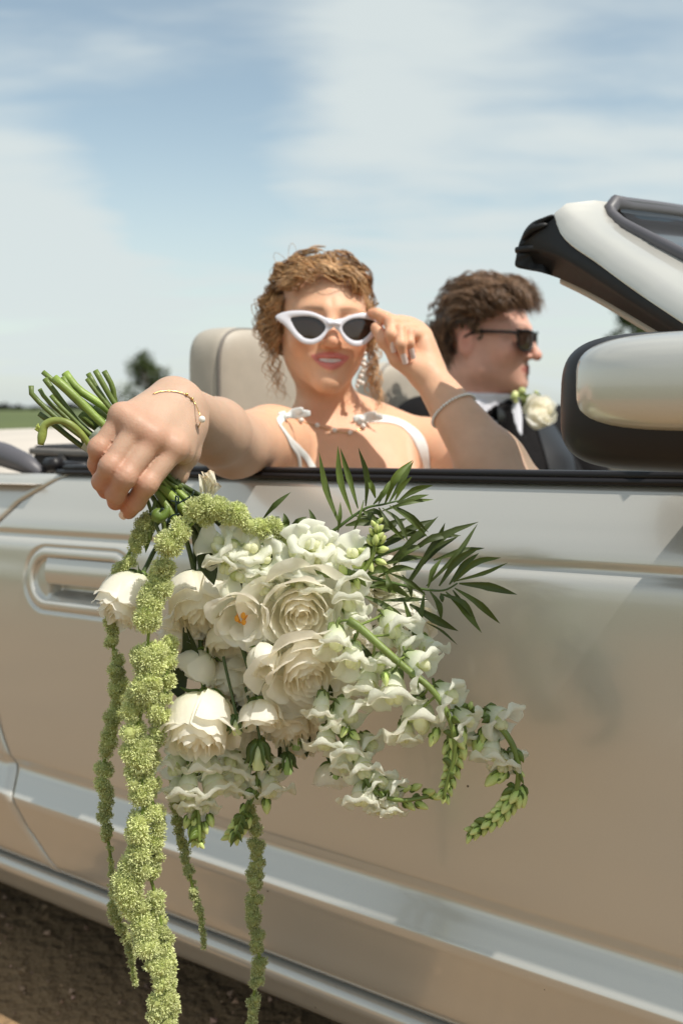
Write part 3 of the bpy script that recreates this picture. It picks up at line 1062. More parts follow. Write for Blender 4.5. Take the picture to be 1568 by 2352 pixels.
# top rail: rubber lip behind, paint on top
ss = np.linspace(0, 1, 40)
rail = [[across(p, s) for p in (L_edge2[0], L_crown[0], L_crown2[0] - AX[1] * 0.0, L_gask[0])] for s in ss]
mesh_obj('header_rail', np.array(rail).reshape(-1, 3), grid_faces(40, 4), M['paint'], car)
lip = [[across(p, s) for p in (L_edge2[0], L_edge[0] + AX[1] * .004, L_mid[0], L_low[0], L_low[0] + AX[0] * 0.06, L_crown2[0] - np.array([0, 0, 0.02]))] for s in ss]
mesh_obj('header_seal', np.array(lip).reshape(-1, 3), grid_faces(40, 6), M['rubber'], car)
# end of the seal: a folded rubber block
outl = [(1183, 612), (1184, 590), (1189, 566), (1196, 546), (1206, 526), (1222, 510), (1245, 500), (1272, 493), (1284, 520), (1296, 548), (1312, 572), (1325, 600), (1315, 636), (1290, 640), (1262, 632), (1238, 625), (1210, 620)]
lp = smooth_loop(outl, 68)
vs_ = [0.012, 0.003, 0.0, 0.022, 0.05, 0.058]
sc_ = [0.0, 0.86, 0.97, 1.0, 0.97, 0.0]
cen = lp.mean(0)
rows = []
for k, (vv, sc) in enumerate(zip(vs_, sc_)):
    row = []
    for i, q in enumerate(lp):
        w = cen + (q - cen) * max(sc, 0.02)
        fold = 0.0045 * math.sin(w[0] * 0.10 + w[1] * 0.05) * (1 if k in (1, 2) else 0) + 0.003 * mnoise.noise(Vector((w[0] * .05, w[1] * .05, k)))
        row.append(on_side(w[0], w[1], VT + 0.004 + vv + fold))
    rows.append(row)
cm = MB(); cm.add(np.array(rows).reshape(-1, 3), grid_faces(len(rows), len(lp), wrap_v=True))
cm.add(*tube(spline([on_side(1186, 575, VT + .006), on_side(1215, 571, VT + .001), on_side(1250, 574, VT + .001), on_side(1290, 590, VT + .003)], 14), 0.0045, 8))
cm.add(*tube(spline([on_side(1200, 549, VT + .006), on_side(1222, 526, VT + .003), on_side(1256, 516, VT + .003)], 10), np.array([.002, .004, .005, .0055, .006, .006, .0055, .005, .004, .002]), 8))
cm.build('seal_corner', M['rubber'], car)
# gasket and glass
L_glass = lin([(1450, 492), (1437, 500), (1470, 520), (1568, 566), (1700, 630), (1850, 702)], VT + 0.115, VB + 0.085)
gm = MB()
path = np.concatenate([np.array([across(L_gask[0] + AX[1] * .01, s) for s in np.linspace(0.55, 0.02, 14)]), L_gask])
gm.add(*tube(path, 0.0105, 10, flat=0.8)); gm.build('windscreen_gasket', M['grey_rubber'], car)
GL = []
for i in range(len(L_gask)):
    s_end = W - 0.17
    GL.append([L_gask[i] + AX[1] * (0.012 + (s_end) * t) + AX[0] * (0.055 * math.sin(math.pi * (t * .9 + .05))) + np.array([0, 0, 1.0]) * (0.045 * math.sin(math.pi * (t * .9 + .05)) * (1 - i / 30.0)) - np.array([0, 0, 0.002]) for t in np.linspace(0, 1, 30)])
mesh_obj('windscreen_glass', np.array(GL).reshape(-1, 3), grid_faces(len(GL), 30), M['glass'], car)
# far pillar
FP = [[q + AX[1] * (2 * (0.86 - ((q - CO) @ AX[1]))) for q in Lx] for Lx in (L_low, L_mid, L_edge, L_crown, L_gask)]
mesh_obj('far_pillar', np.array(FP).reshape(-1, 3), grid_faces(5, len(L_low)), M['trim_black'], car)
# cowl and bonnet in front of the glass, dashboard behind
rows = [[(u, v, 0.93 + 0.03 * math.sin(math.pi * (v - .05) / 1.6) - 0.05 * max(0, u - 1.0) ** 2 + (0.03 if False else 0)) for v in np.linspace(0.06, 1.66, 20)] for u in np.linspace(0.98, 2.1, 20)]
mesh_obj('bonnet', CA(np.array(rows).reshape(-1, 3)), grid_faces(20, 20), M['paint'], car)
V_, F_ = rbox((0, 0, 0), (0.16, 0.70, 0.10), AX, 0.05, 4); m = MB(); m.add(V_ + C(0.86, 0.86, 0.82), F_); m.build('dashboard', M['leather'], car)
# steering wheel
m = MB()
cw = C(0.52, 1.22, 0.82); e1 = AX[1]; e2 = np.array([0, 0, 1.0]) * 0.87 - AX[0] * 0.5
m.add(*tube([cw + 0.18 * (math.cos(a) * e1 + math.sin(a) * e2) for a in np.linspace(0, 2 * math.pi, 40)], 0.014, 8)); m.add(*tube([cw - e1 * .17, cw, cw + e1 * .17], 0.012, 6)); m.add(*tube([cw, C(0.78, 1.22, 0.74)], 0.025, 8))
m.build('steering_wheel', M['dark'], car)


# ---- door mirror: black shell, painted cap
def super_solid(c, r, e1, e2, axes, nu=56, nv=36, shear=0.0, keep=None):
    def pw(a, e): return math.copysign(abs(a) ** e, a)
    V, F = [], []
    for j in range(nv + 1):
        ph = -math.pi / 2 + math.pi * j / nv
        for i in range(nu):
            th = 2 * math.pi * i / nu
            q = np.array([pw(math.cos(ph), e1) * pw(math.cos(th), e2), pw(math.cos(ph), e1) * pw(math.sin(th), e2), pw(math.sin(ph), e1)]) * r
            V.append(q @ axes + c)
    for j in range(nv):
        for i in range(nu):
            F.append((j * nu + i, j * nu + (i + 1) % nu, (j + 1) * nu + (i + 1) % nu, (j + 1) * nu + i))
    return np.array(V), F


mir = empty_part('door_mirror', car)
mc = on_side(1444, 924, -0.085)
mm = MB()
mm.add(*super_solid(mc + AX[0] * 0.052, np.array([0.104, 0.088, 0.0625]), 0.52, 0.56, AX)); mm.build('mirror_shell', M['trim_black'], mir)
kc = on_side(1500, 886, -0.105)
mm = MB()
mm.add(*super_solid(kc + AX[0] * 0.066 + AX[1] * 0.012, np.array([0.130, 0.098, 0.0465]), 0.56, 0.55, AX)); mm.build('mirror_cap', M['paint'], mir)
mm = MB(); mm.add(*rbox(C(0.52, 0.02, 0.972), (0.06, 0.09, 0.022), AX, 0.015, 3)); mm.build('mirror_arm', M['trim_black'], mir)
V_, F_ = super_solid(mc - AX[0] * 0.036 + AX[1] * 0.03, np.array([0.006, 0.052, 0.038]), 0.5, 0.5, AX); mm = MB(); mm.add(V_, F_); mm.build('mirror_glass', M['chrome'], mir)


# ---- seats
def seat(u, v, near):
    s = empty_part('seat', car)
    m = MB(); m.add(*rbox(C(u + 0.16, v, 0.43), (0.26, 0.25, 0.09), AX, 0.06, 4)); m.build('seat_cushion', M['leather'], s)
    tilt = roty(math.radians(-14))
    m = MB(); m.add(*rbox(C(u - 0.17, v, 0.70), (0.075, 0.25, 0.27), (tilt.T @ AX), 0.06, 4)); m.build('seat_back', M['leather'], s)
    return s


def headrest(c, half, s):
    ax = AX
    V, F = super_solid(np.array(c), np.array(half), 0.45, 0.55, ax, 48, 30)
    m = MB(); m.add(V, F); m.build('headrest', M['leather'], s)
    ring = []
    for a in np.linspace(0, 2 * math.pi, 60):
        pw = lambda t, e: math.copysign(abs(t) ** e, t)
        ring.append(np.array(c) + AX[0] * half[0] * 0.62 + AX[1] * pw(math.cos(a), .5) * half[1] * 0.955 + np.array([0, 0, 1.0]) * pw(math.sin(a), .5) * half[2] * 0.955)
    m = MB(); m.add(*tube(ring, 0.0035, 6)); m.build('piping', M['leather_grey'], s)
    for q in (-.05, .05):
        m = MB(); m.add(*tube([np.array(c) + AX[1] * q - [0, 0, half[2] * .8], np.array(c) + AX[1] * q - [0, 0, half[2] + .12]], 0.006, 8))
        m.build('headrest_post', M['chrome'], s)


s1 = seat(-0.30, 0.46, True)
headrest(P(566, 882, 1.86), (0.055, 0.122, 0.100), s1)
s2 = seat(-0.30, 1.18, False)
headrest(P(905, 915, 2.42), (0.05, 0.125, 0.085), s2)

# ---- rear deck: cream boot cover, dark pieces of the folded roof
rows = []
for u in np.linspace(-2.1, -0.62, 40):
    row = []
    for v in np.linspace(0.03, 1.69, 30):
        t = (v - 0.03) / 1.66
        z = 0.893 + 0.070 * math.sin(math.pi * min(max(t * 1.25 - 0.12, 0), 1)) ** 0.6 * sstep(-0.62, -0.85, u) + 0.012 * math.sin(u * 9) * 0.3 - 0.05 * sstep(-1.6, -2.1, u)
        row.append((u, v, z))
    rows.append(row)
mesh_obj('roof_cover', CA(np.array(rows).reshape(-1, 3)), grid_faces(40, 30), M['vinyl'], car)
m = MB(); m.add(*tube([on_side(-60, 1030, 0.10), on_side(10, 1045, 0.09), on_side(60, 1065, 0.085), on_side(95, 1090, 0.08)], np.array([.022, .022, .018, .010]), 10)); m.build('quarter_seal', M['grey_rubber'], car)
m = MB(); m.add(*tube([on_side(140, 1035, 0.16), on_side(146, 1052, 0.15), on_side(152, 1075, 0.14)], np.array([.007, .009, .007]), 10)); m.build('roof_latch', M['dark'], car)
m = MB(); m.add(*tube([on_side(110, 1068, 0.09), on_side(135, 1066, 0.09)], 0.012, 10)); m.add(*tube([on_side(130, 1072, 0.10), on_side(200, 1076, 0.10)], 0.011, 8)); m.build('latch_base', M['trim_black'], car)
m = MB(); m.add(*rbox(on_side(190, 1055, 0.2), (0.075, 0.05, 0.026), AX, 0.008)); m.build('roof_hinge_box', M['dark'], car)
m = MB(); m.add(*rbox(on_side(190, 1036, 0.2), (0.08, 0.055, 0.006), AX, 0.004)); m.build('hinge_lid', M['leather_grey'], car)
# far body side, tail and nose, and wheels
rows = [[(u, 1.72 - (side_v(u, z)), z) for z in np.linspace(0.2, 0.92, 12)] for u in np.linspace(-2.2, 2.1, 30)]
mesh_obj('far_side_panel', CA(np.array(rows).reshape(-1, 3)), grid_faces(30, 12), M['paint'], car)
for u, nm in ((-2.2, 'tail_panel'), (2.1, 'nose_panel')):
    rows = [[(u, v, z) for z in np.linspace(0.25, 0.92, 8)] for v in np.linspace(0.05, 1.67, 10)]
    mesh_obj(nm, CA(np.array(rows).reshape(-1, 3)), grid_faces(10, 8, flip=u > 0), M['paint'], car)
for u, v in ((-1.45, 0.14), (1.35, 0.14), (-1.45, 1.58), (1.35, 1.58)):
    w = empty_part('wheel', car)
    m = MB(); prof = [(0.20, -.10), (0.30, -.10), (0.32, -.07), (0.325, 0), (0.32, .07), (0.30, .10), (0.20, .10)]
    V = np.array([[C(u, v, 0.32) + AX[0] * r * math.cos(a) + np.array([0, 0, 1.0]) * r * math.sin(a) + AX[1] * y for r, y in prof] for a in np.linspace(0, 2 * math.pi, 32, endpoint=False)]).reshape(-1, 3)
    m.add(V, grid_faces(32, 7, wrap_u=True, wrap_v=True)); m.build('tyre', M['tyre'], w)
    m = MB(); V_, F_ = ball(C(u, v, 0.32), (0.2, 0.09, 0.2), 20, 12, AX.T); m.add(V_, F_); m.build('rim', M['chrome'], w)
# ------------------------------------------------------------------ the bride: one continuous body
HEAD_Y = 1.585
B_YAW = math.radians(9)
B_R = rotz(B_YAW) @ rotx(math.radians(-2)) @ roty(math.radians(1.5))
B_O = A3(P(743, 751, HEAD_Y))
HS = 0.93


def bl(x, y, z):                      # head frame -> world
    return B_R @ (np.array([x, y, z]) * HS) + B_O


bf = Body()
bf.fn(local_fn(head_sdf(), B_R, B_O, HS), B_O, 0.155, 0.02)
NECK_B = A3(P(768, 1012, 1.655))
bf.cone(bl(0, 0.028, -0.075), NECK_B, 0.043, 0.049, 0.03)
SHR = A3(P(612, 1012, 1.50))          # right shoulder (left in the picture), of the arm reaching out
SHL = A3(P(1003, 1042, 1.66))
CH = (SHR + SHL) / 2
bf.cone(NECK_B + [0, 0.02, -0.01], SHR + [0.02, 0.02, 0.0], 0.045, 0.045, 0.05)
bf.cone(NECK_B + [0, 0.02, -0.01], SHL + [-0.01, 0.0, 0.005], 0.045, 0.045, 0.05)
TB = A3(P(800, 1120, 1.665))
bf.ell(TB + [0, 0.015, 0.01], (0.145, 0.10, 0.13), 0.06)
bf.cone(TB, TB + [0.02, 0.03, -0.30], 0.115, 0.10, 0.06)
bf.ell(A3(P(705, 1135, 1.555)), (0.062, 0.055, 0.06), 0.05)
bf.ell(A3(P(890, 1150, 1.60)), (0.062, 0.055, 0.06), 0.05)
bf.cone(A3(P(752, 1006, 1.59)), A3(P(655, 985, 1.54)), 0.008, 0.007, 0.022)
bf.cone(A3(P(800, 1008, 1.61)), A3(P(925, 1000, 1.64)), 0.008, 0.007, 0.022)
# hips and legs, under the door line
HIP = TB + [0.03, 0.05, -0.42]
bf.ell(HIP, (0.17, 0.13, 0.12), 0.08)
UF = np.array([math.cos(math.radians(34.05)), -math.sin(math.radians(34.05)), 0])
VI = np.array([math.sin(math.radians(34.05)), math.cos(math.radians(34.05)), 0])
for s in (-0.09, 0.09):
    k0 = HIP + VI * s; k1 = k0 + UF * 0.42 + [0, 0, 0.03]; k2 = k1 + UF * 0.25 + [0, 0, -0.36]
    bf.cone(k0, k1, 0.085, 0.058, 0.03); bf.cone(k1, k1 + (k2 - k1) * 0.5, 0.056, 0.045, 0.03)
# right arm, reaching towards the lens
EL = A3(P(538, 1022, 1.335))
WR = A3(P(412, 930, 1.065))
bf.cone(SHR, EL, 0.052, 0.041, 0.03)
FM = EL * 0.62 + WR * 0.38
bf.cone(EL, FM, 0.039, 0.0385, 0.025)
bf.cone(FM, WR, 0.0385, 0.0235, 0.02)
# left arm, bent up to the sunglasses
EL2 = A3(P(1192, 1160, 1.36))
WR2 = A3(P(986, 866, 1.475))
bf.cone(SHL, EL2, 0.052, 0.044, 0.03)
FM2 = EL2 * 0.7 + WR2 * 0.3
bf.cone(EL2, FM2, 0.044, 0.046, 0.03)
bf.cone(FM2, WR2, 0.046, 0.0240, 0.02)


def hand_grip():
    """right hand closed round the stems, back of the hand to the lens"""
    mcp = [P(401, 1030, 1.004), P(353, 1006, 0.992), P(314, 982, 0.990), P(282, 958, 0.996)]
    pip = [P(338, 1110, 0.985), P(288, 1094, 0.972), P(255, 1070, 0.972), P(229, 1028, 0.985)]
    dip = [P(312, 1152, 0.998), P(266, 1134, 0.985), P(234, 1106, 0.986), P(222, 1066, 0.998)]
    tip = [P(296, 1174, 1.016), P(266, 1153, 1.008), P(244, 1128, 1.008), P(233, 1096, 1.016)]
    rad = [(0.0118, 0.0106, 0.0098, 0.0084), (0.0118, 0.0108, 0.0099, 0.0086), (0.0114, 0.0103, 0.0094, 0.0082), (0.0106, 0.0094, 0.0084, 0.0076)]
    palm = Body()
    wr = [P(424, 948, 1.062), P(413, 935, 1.056), P(402, 925, 1.056), P(392, 917, 1.062)]
    for i in range(4):
        palm.cone(wr[i], mcp[i], 0.0185, 0.0112 if i < 3 else 0.0106, 0.010)
    palm.cone(wr[0], A3(mcp[0]) + [0.004, 0.022, -0.004], 0.019, 0.0125, 0.014)
    palm.cone(wr[3], A3(mcp[3]) + [0.010, 0.026, -0.006], 0.018, 0.012, 0.014)
    # knuckle bumps
    for i in range(4):
        palm.ell(A3(mcp[i]) + [-0.001, -0.0035, 0.003], (0.0078, 0.0078, 0.0078), 0.014)
    # thumb: down behind the stems
    palm.cone(P(436, 985, 1.062), P(430, 1040, 1.052), 0.017, 0.0118, 0.014)
    palm.cone(P(430, 1040, 1.052), P(408, 1092, 1.050), 0.0112, 0.0092, 0.008)
    palm.cone(P(408, 1092, 1.050), P(378, 1118, 1.058), 0.0092, 0.0076, 0.006)
    fs = []
    for i in range(4):
        fi = finger([mcp[i], pip[i], dip[i], tip[i]], rad[i], 0.004)
        a = A3(pip[i]); b = A3(mcp[i]); c = A3(dip[i])
        out = a - (b + c) / 2; out /= np.linalg.norm(out)
        fi = (lambda g, q, o: (lambda p: smin(g(p), d_ell(p, q + o * 0.0022, np.array([0.0075, 0.0075, 0.0075])), 0.010)))(fi, a, out)
        fs.append(fi)
    cm = A3(P(330, 1030, 1.01))

    def f(p):
        h = palm(p)
        d = None
        for g in fs:
            s = smin(h, g(p), 0.0065)
            d = s if d is None else smin(d, s, 0.0022)
        # fine skin folds over the middle joints
        for i in range(4):
            a = A3(pip[i]); ax = A3(dip[i]) - A3(mcp[i]); ax /= np.linalg.norm(ax)
            q = p - a
            al = q @ ax
            rr = (q * q).sum(1)
            fold = np.exp(-rr / 0.00013) * (np.exp(-((al - 0.0024) / 0.0011) ** 2) + np.exp(-((al + 0.0024) / 0.0011) ** 2))
            d = d + 0.0009 * fold
        return d
    return f, cm, dip, tip, mcp, pip


G_F, G_C, G_DIP, G_TIP, G_MCP, G_PIP = hand_grip()
bf.fn(G_F, G_C, 0.115, 0.016)


def hand_pinch():
    """left hand at the rim of the sunglasses, thumb and forefinger closed on the frame"""
    mcp = [P(917, 744, 1.50), P(938, 748, 1.505), P(958, 757, 1.505), P(973, 772, 1.50)]
    idx = [mcp[0], P(884, 730, 1.478), P(866, 721, 1.482), P(853, 719, 1.488)]
    mid = [mcp[1], P(897, 741, 1.462), P(897, 768, 1.448), P(902, 792, 1.452)]
    rng = [mcp[2], P(917, 757, 1.455), P(920, 790, 1.440), P(927, 818, 1.446)]
    pky = [mcp[3], P(940, 765, 1.458), P(940, 787, 1.448), P(945, 806, 1.452)]
    palm = Body()
    for i, m in enumerate(mcp):
        palm.cone([P(962, 838, 1.490), P(972, 842, 1.492), P(980, 846, 1.492), P(988, 852, 1.488)][i], m, 0.019, 0.0115, 0.014)
    palm.cone(P(985, 850, 1.478), P(970, 790, 1.486), 0.017, 0.012, 0.014)
    # thumb
    palm.cone(P(968, 856, 1.470), P(916, 822, 1.470), 0.020, 0.014, 0.014)
    palm.cone(P(916, 822, 1.470), P(884, 782, 1.472), 0.0125, 0.0105, 0.008)
    palm.cone(P(884, 782, 1.472), P(863, 753, 1.480), 0.0103, 0.0078, 0.006)
    R = [(0.011, 0.0088, 0.0078, 0.0066), (0.011, 0.0092, 0.0080, 0.0066), (0.0108, 0.0088, 0.0078, 0.0064), (0.010, 0.0078, 0.0070, 0.0060)]
    fs = [finger(q, r, 0.004) for q, r in zip((idx, mid, rng, pky), R)]

    def f(p):
        h = palm(p); d = None
        for g in fs:
            s = smin(h, g(p), 0.006)
            d = s if d is None else smin(d, s, 0.001)
        return d
    return f, A3(P(930, 790, 1.48)), (idx, mid, rng, pky)


N_F, N_C, N_FING = hand_pinch()
bf.fn(N_F, N_C, 0.105, 0.012)

bV, bQ = mesh_sdf(bf, (-0.45, 0.90, 0.02), (0.85, 2.0, 1.32), 0.0022)
bV = polish(bf, bV, bQ, 1)


def skin_tint(V, base, lips, head_o, head_R, mz, blush=(1.0, 0.80, 0.76), male=False, hs=1.0):
    q = (V - head_o) @ head_R / hs
    c = np.tile(np.array(base), (len(V), 1))
    ax = np.abs(q[:, 0])
    up = (q[:, 2] - (mz + 0.0075 - 0.0002 * 0)) ; lo = q[:, 2] - (mz - 0.0085)
    wdt = 0.0315 if not male else 0.023
    curve = 0.0085 * (ax / wdt) ** 2 if not male else 0.001 * (ax / wdt) ** 2
    taper = np.clip(1 - (ax / wdt) ** 1.8, 0, 1)
    cen = mz - 0.0005 + curve
    hgt = (0.0135 if not male else 0.0085) * taper
    m = 1 - np.clip((np.abs(q[:, 2] - cen) - hgt) / 0.0022, 0, 1)
    m *= (q[:, 1] < -0.070) & (ax < wdt) & (np.abs(q[:, 2]) < 0.1)
    c = c * (1 - m[:, None]) + np.array(lips) * m[:, None]
    for cx_, cz_, r_ in ((0.044, -0.030, 0.020), (0.0, -0.034, 0.012)):
        w = np.exp(-((ax - cx_) ** 2 + (q[:, 2] - cz_) ** 2) / r_ ** 2) * (q[:, 1] < -0.03) * 0.7
        c = c * (1 - w[:, None]) + c * np.array(blush) * w[:, None]
    # brows
    bz = (0.0225 if male else 0.0165) + 0.004 * np.sin(np.clip((ax - 0.012) / 0.038, 0, 1) * math.pi * 0.75)
    w = np.exp(-((q[:, 2] - bz) / (0.0026 if not male else 0.0038)) ** 2) * np.clip((ax - 0.011) / 0.004, 0, 1) * np.clip((0.050 - ax) / 0.010, 0, 1) * (q[:, 1] < -0.04) * 0.5
    c = c * (1 - w[:, None]) + np.array([0.10, 0.055, 0.03]) * w[:, None]
    return c


SKIN = (0.80, 0.46, 0.29)
SKIN_ARM = (0.53, 0.352, 0.25)
bT = skin_tint(bV, SKIN, (0.70, 0.235, 0.205), B_O, B_R, -0.064, hs=HS)
# skin painted lighter on face and chest as fill light, darker on sunlit arms
arm_mix = np.clip((np.linalg.norm(bV - A3(P(800, 950, 1.6)), axis=1) - 0.18) / 0.16, 0, 1)[:, None]
bT = bT * (1 - arm_mix) + np.where(np.abs(bT - np.array(SKIN)).sum(1, keepdims=True) < 1e-6, np.array(SKIN_ARM), bT) * arm_mix
for q, r, a in [(p_, 0.015, 0.62) for p_ in G_MCP] + [(p_, 0.015, 0.60) for p_ in G_PIP] + [(p_, 0.020, 0.65) for p_ in G_TIP] + [(p_, 0.016, 0.55) for p_ in G_DIP] + [(P(345, 1010, 0.985), 0.011, 0.35)] + [(fg[3], 0.013, 0.5) for fg in N_FING] + [(fg[1], 0.010, 0.4) for fg in N_FING]:
    w = (np.exp(-((bV - A3(q)) ** 2).sum(1) / r ** 2) * a)[:, None]
    bT = bT * (1 - w) + bT * np.array([1.02, 0.66, 0.58]) * w
bride = thing('person', HIP + [0, 0, -0.12], 'woman in white strappy dress and cat-eye sunglasses holding flowers over the car door', 'person')
mesh_obj('body', bV, bQ, M['skin'], bride, tint=bT)
# eyes behind the lenses, teeth
for s in (-1, 1):
    e = MB(); V_, F_ = ball(bl(s * 0.031, -0.0735, 0.0), 0.0122, 14, 10)
    e.add(V_, F_); V_, F_ = ball(bl(s * 0.031, -0.0832, 0.0), (0.0045, 0.003, 0.0045), 12, 8); e.add(V_, F_, m=1)
    e.build('eye', [M['eye'], M['black_plastic']], bride)
tm = MB()
for i in range(-3, 4):
    a = i * 0.24
    V_, F_ = rbox(bl(math.sin(a) * 0.0265, -0.066 - 0.0215 * math.cos(a), -0.0625 + 0.0010 * i * i * .35), (0.0033, 0.002, 0.0042), rotz(-a) @ B_R.T, 0.001, 2)
    tm.add(V_, F_)
tm.build('teeth', M['tooth'], bride)


def nail(parent, dip, tip, face, w=0.0052, l=0.006, r=0.0075):
    """fingernail: a small curved plate on the outer side of a fingertip"""
    t = A3(tip); d = t - A3(dip); d /= np.linalg.norm(d)
    n = A3(face) - d * (A3(face) @ d); n /= np.linalg.norm(n)
    s = np.cross(d, n)
    V, nu, nv = [], 7, 6
    for i in range(nu):
        a = (i / (nu - 1) - 0.5) * 1.7
        for j in range(nv):
            b = (j / (nv - 1) - 0.35) * 2 * l * (1 - 0.18 * abs(a) ** 2)
            V.append(t + d * b + s * math.sin(a) * r * 0.86 + n * (math.cos(a) * r * 1.0 + 0.0004))
    V = np.array(V)
    V2 = V - n * 0.0012
    m = MB(); m.add(np.vstack([V, V2]), grid_faces(nu, nv) + [tuple(nu * nv + q for q in reversed(f_)) for f_ in grid_faces(nu, nv)])
    return m.build('fingernail', M['nail'], parent)


cam_dir = np.array([0, -1.0, 0.0])
nail(bride, G_DIP[0], A3(G_TIP[0]) , np.array([-0.75, -0.45, -0.3]), r=0.0082)
nail(bride, G_DIP[3], A3(G_TIP[3]), np.array([-0.9, -0.3, -0.2]), r=0.0074)
for i in (1, 2, 3):
    nail(bride, N_FING[i][2], N_FING[i][3], np.array([-0.15, -1.0, 0.1]), l=0.008, r=0.0068)


# ------------------------------------------------------------------ hair
def lock(path, r0, k=3):
    n = len(path)
    t = np.linspace(0, 1, n)
    r = r0 * np.clip(np.minimum(t * 8 + 0.35, (1 - t) * 3 + 0.12), 0, 1)
    return tube(path, r, k, caps=False)


def curl(path, amp, turns, ph, rng):
    t, a, b = frames(path)
    s = np.linspace(0, 1, len(path))
    w = amp * np.clip(s * 3, 0.15, 1)
    an = ph + s * turns * 2 * math.pi + 0.6 * np.sin(s * 5 + ph * 3)
    return path + (w * np.cos(an))[:, None] * a + (w * np.sin(an))[:, None] * b


def hair_piece(name, parent, R, O, region, flow, scalp_c, scalp_r, n, length, amp, turns, thick, material, extra, rng, lift=0.004, cap=0.004, seg=22, clump=6, stop=False):
    """a solid cap on the scalp plus many curled locks that follow it"""
    m = MB()
    # cap: part of the scalp ellipsoid
    nu, nv = 56, 40
    V, ok = [], []
    for j in range(nv + 1):
        ph = math.pi * j / nv
        for i in range(nu):
            th = 2 * math.pi * i / nu
            d = np.array([math.sin(ph) * math.cos(th), math.sin(ph) * math.sin(th), math.cos(ph)])
            bump = 0.0045 * mnoise.noise(Vector(d * 9)) + 0.002 * mnoise.noise(Vector(d * 22))
            q = scalp_c + d * (scalp_r + cap + bump)
            V.append(q); ok.append(region(q) > 0)
    F = []
    for j in range(nv):
        for i in range(nu):
            f_ = (j * nu + i, (j + 1) * nu + i, (j + 1) * nu + (i + 1) % nu, j * nu + (i + 1) % nu)
            if sum(ok[q] for q in f_) >= 3: F.append(f_)
    m.add(np.array(V) @ R.T + O, F, (0.62, 0.58, 0.55))
    c = 0
    while c < n:
        d = rng.normal(size=3); d /= np.linalg.norm(d)
        q = scalp_c + d * scalp_r
        if region(q) < rng.uniform(0, 0.012): continue
        c += 1
        ln = length(q) * rng.uniform(0.65, 1.25)
        pts = []
        st = ln / seg
        off = rng.uniform(0.0, 1.0) * lift
        jit = rng.normal(size=3) * 0.28
        cur = q.copy()
        for i in range(seg):
            dd = (cur - scalp_c) / scalp_r
            nn = dd / scalp_r; nn /= np.linalg.norm(nn)
            dn = dd / np.linalg.norm(dd)
            surf = scalp_c + dn * scalp_r
            if stop and i > 4 and region(surf) < 0: break
            pts.append(surf + nn * (cap + off + 0.004))
            v = flow(cur) + jit
            v = v - nn * (v @ nn); v /= np.linalg.norm(v) + 1e-9
            cur = surf + v * st
        if len(pts) < seg:
            if len(pts) < 5: continue
            pts = list(spline(pts, seg))
        p = curl(np.array(pts), amp * rng.uniform(0.5, 1.3), turns * ln / 0.1 * rng.uniform(0.7, 1.3), rng.uniform(0, 6.28), rng)
        g0 = rng.uniform(0.6, 1.5) ** 1.2
        for _ in range(clump):
            fray = np.linspace(0.4, 1.6, seg)[:, None] * rng.normal(size=3) * 0.0017 + np.cumsum(rng.normal(size=(seg, 3)), 0) * 0.00022
            V_, F_ = lock(p + fray, thick * rng.uniform(0.6, 1.4))
            g = g0 * rng.uniform(0.75, 1.3)
            m.add(V_ @ R.T + O, F_, (g, g * rng.uniform(0.95, 1.05), g * rng.uniform(0.85, 1.1)))
    for path, amp_, turns_, cnt, th_, spread in extra:
        base = spline(path, 34)
        for i in range(cnt):
            p = base + rng.normal(size=3) * spread
            p = curl(p, amp_ * rng.uniform(0.55, 1.25), turns_ * rng.uniform(0.85, 1.15), rng.uniform(0, 1.6), rng)
            V_, F_ = lock(p, th_ * rng.uniform(0.6, 1.3))
            g = rng.uniform(0.8, 1.7)
            m.add(V_, F_, (g, g, g * 0.95))
    return m.build(name, material, parent)


def b_region(q):
    x, y, z = q
    # hairline: across the forehead, down past the temples, round the ears
    line = 0.0830 - 9.0 * x * x - 0.004 * math.sin(x * 90 + 1)
    front = z - line if y < -0.03 else 1
    side = y + 0.040 + max(0, (z - 0.03)) * -1.6
    if z > 0.075: side = 1
    if z < -0.06: return -1
    return min(front if y < -0.03 else 1, side if abs(x) > 0.045 else 1, 0.05) if not (y < -0.03 and z < 0.045 and abs(x) < 0.066) else -1


def b_flow(q):
    x, y, z = q
    bun = np.array([0.0, 0.13, 0.03])
    v = bun - q
    v = v / np.linalg.norm(v)
    v[0] += 0.5 * np.sign(x) * (1 if z > 0.05 else 0.1)
    return v


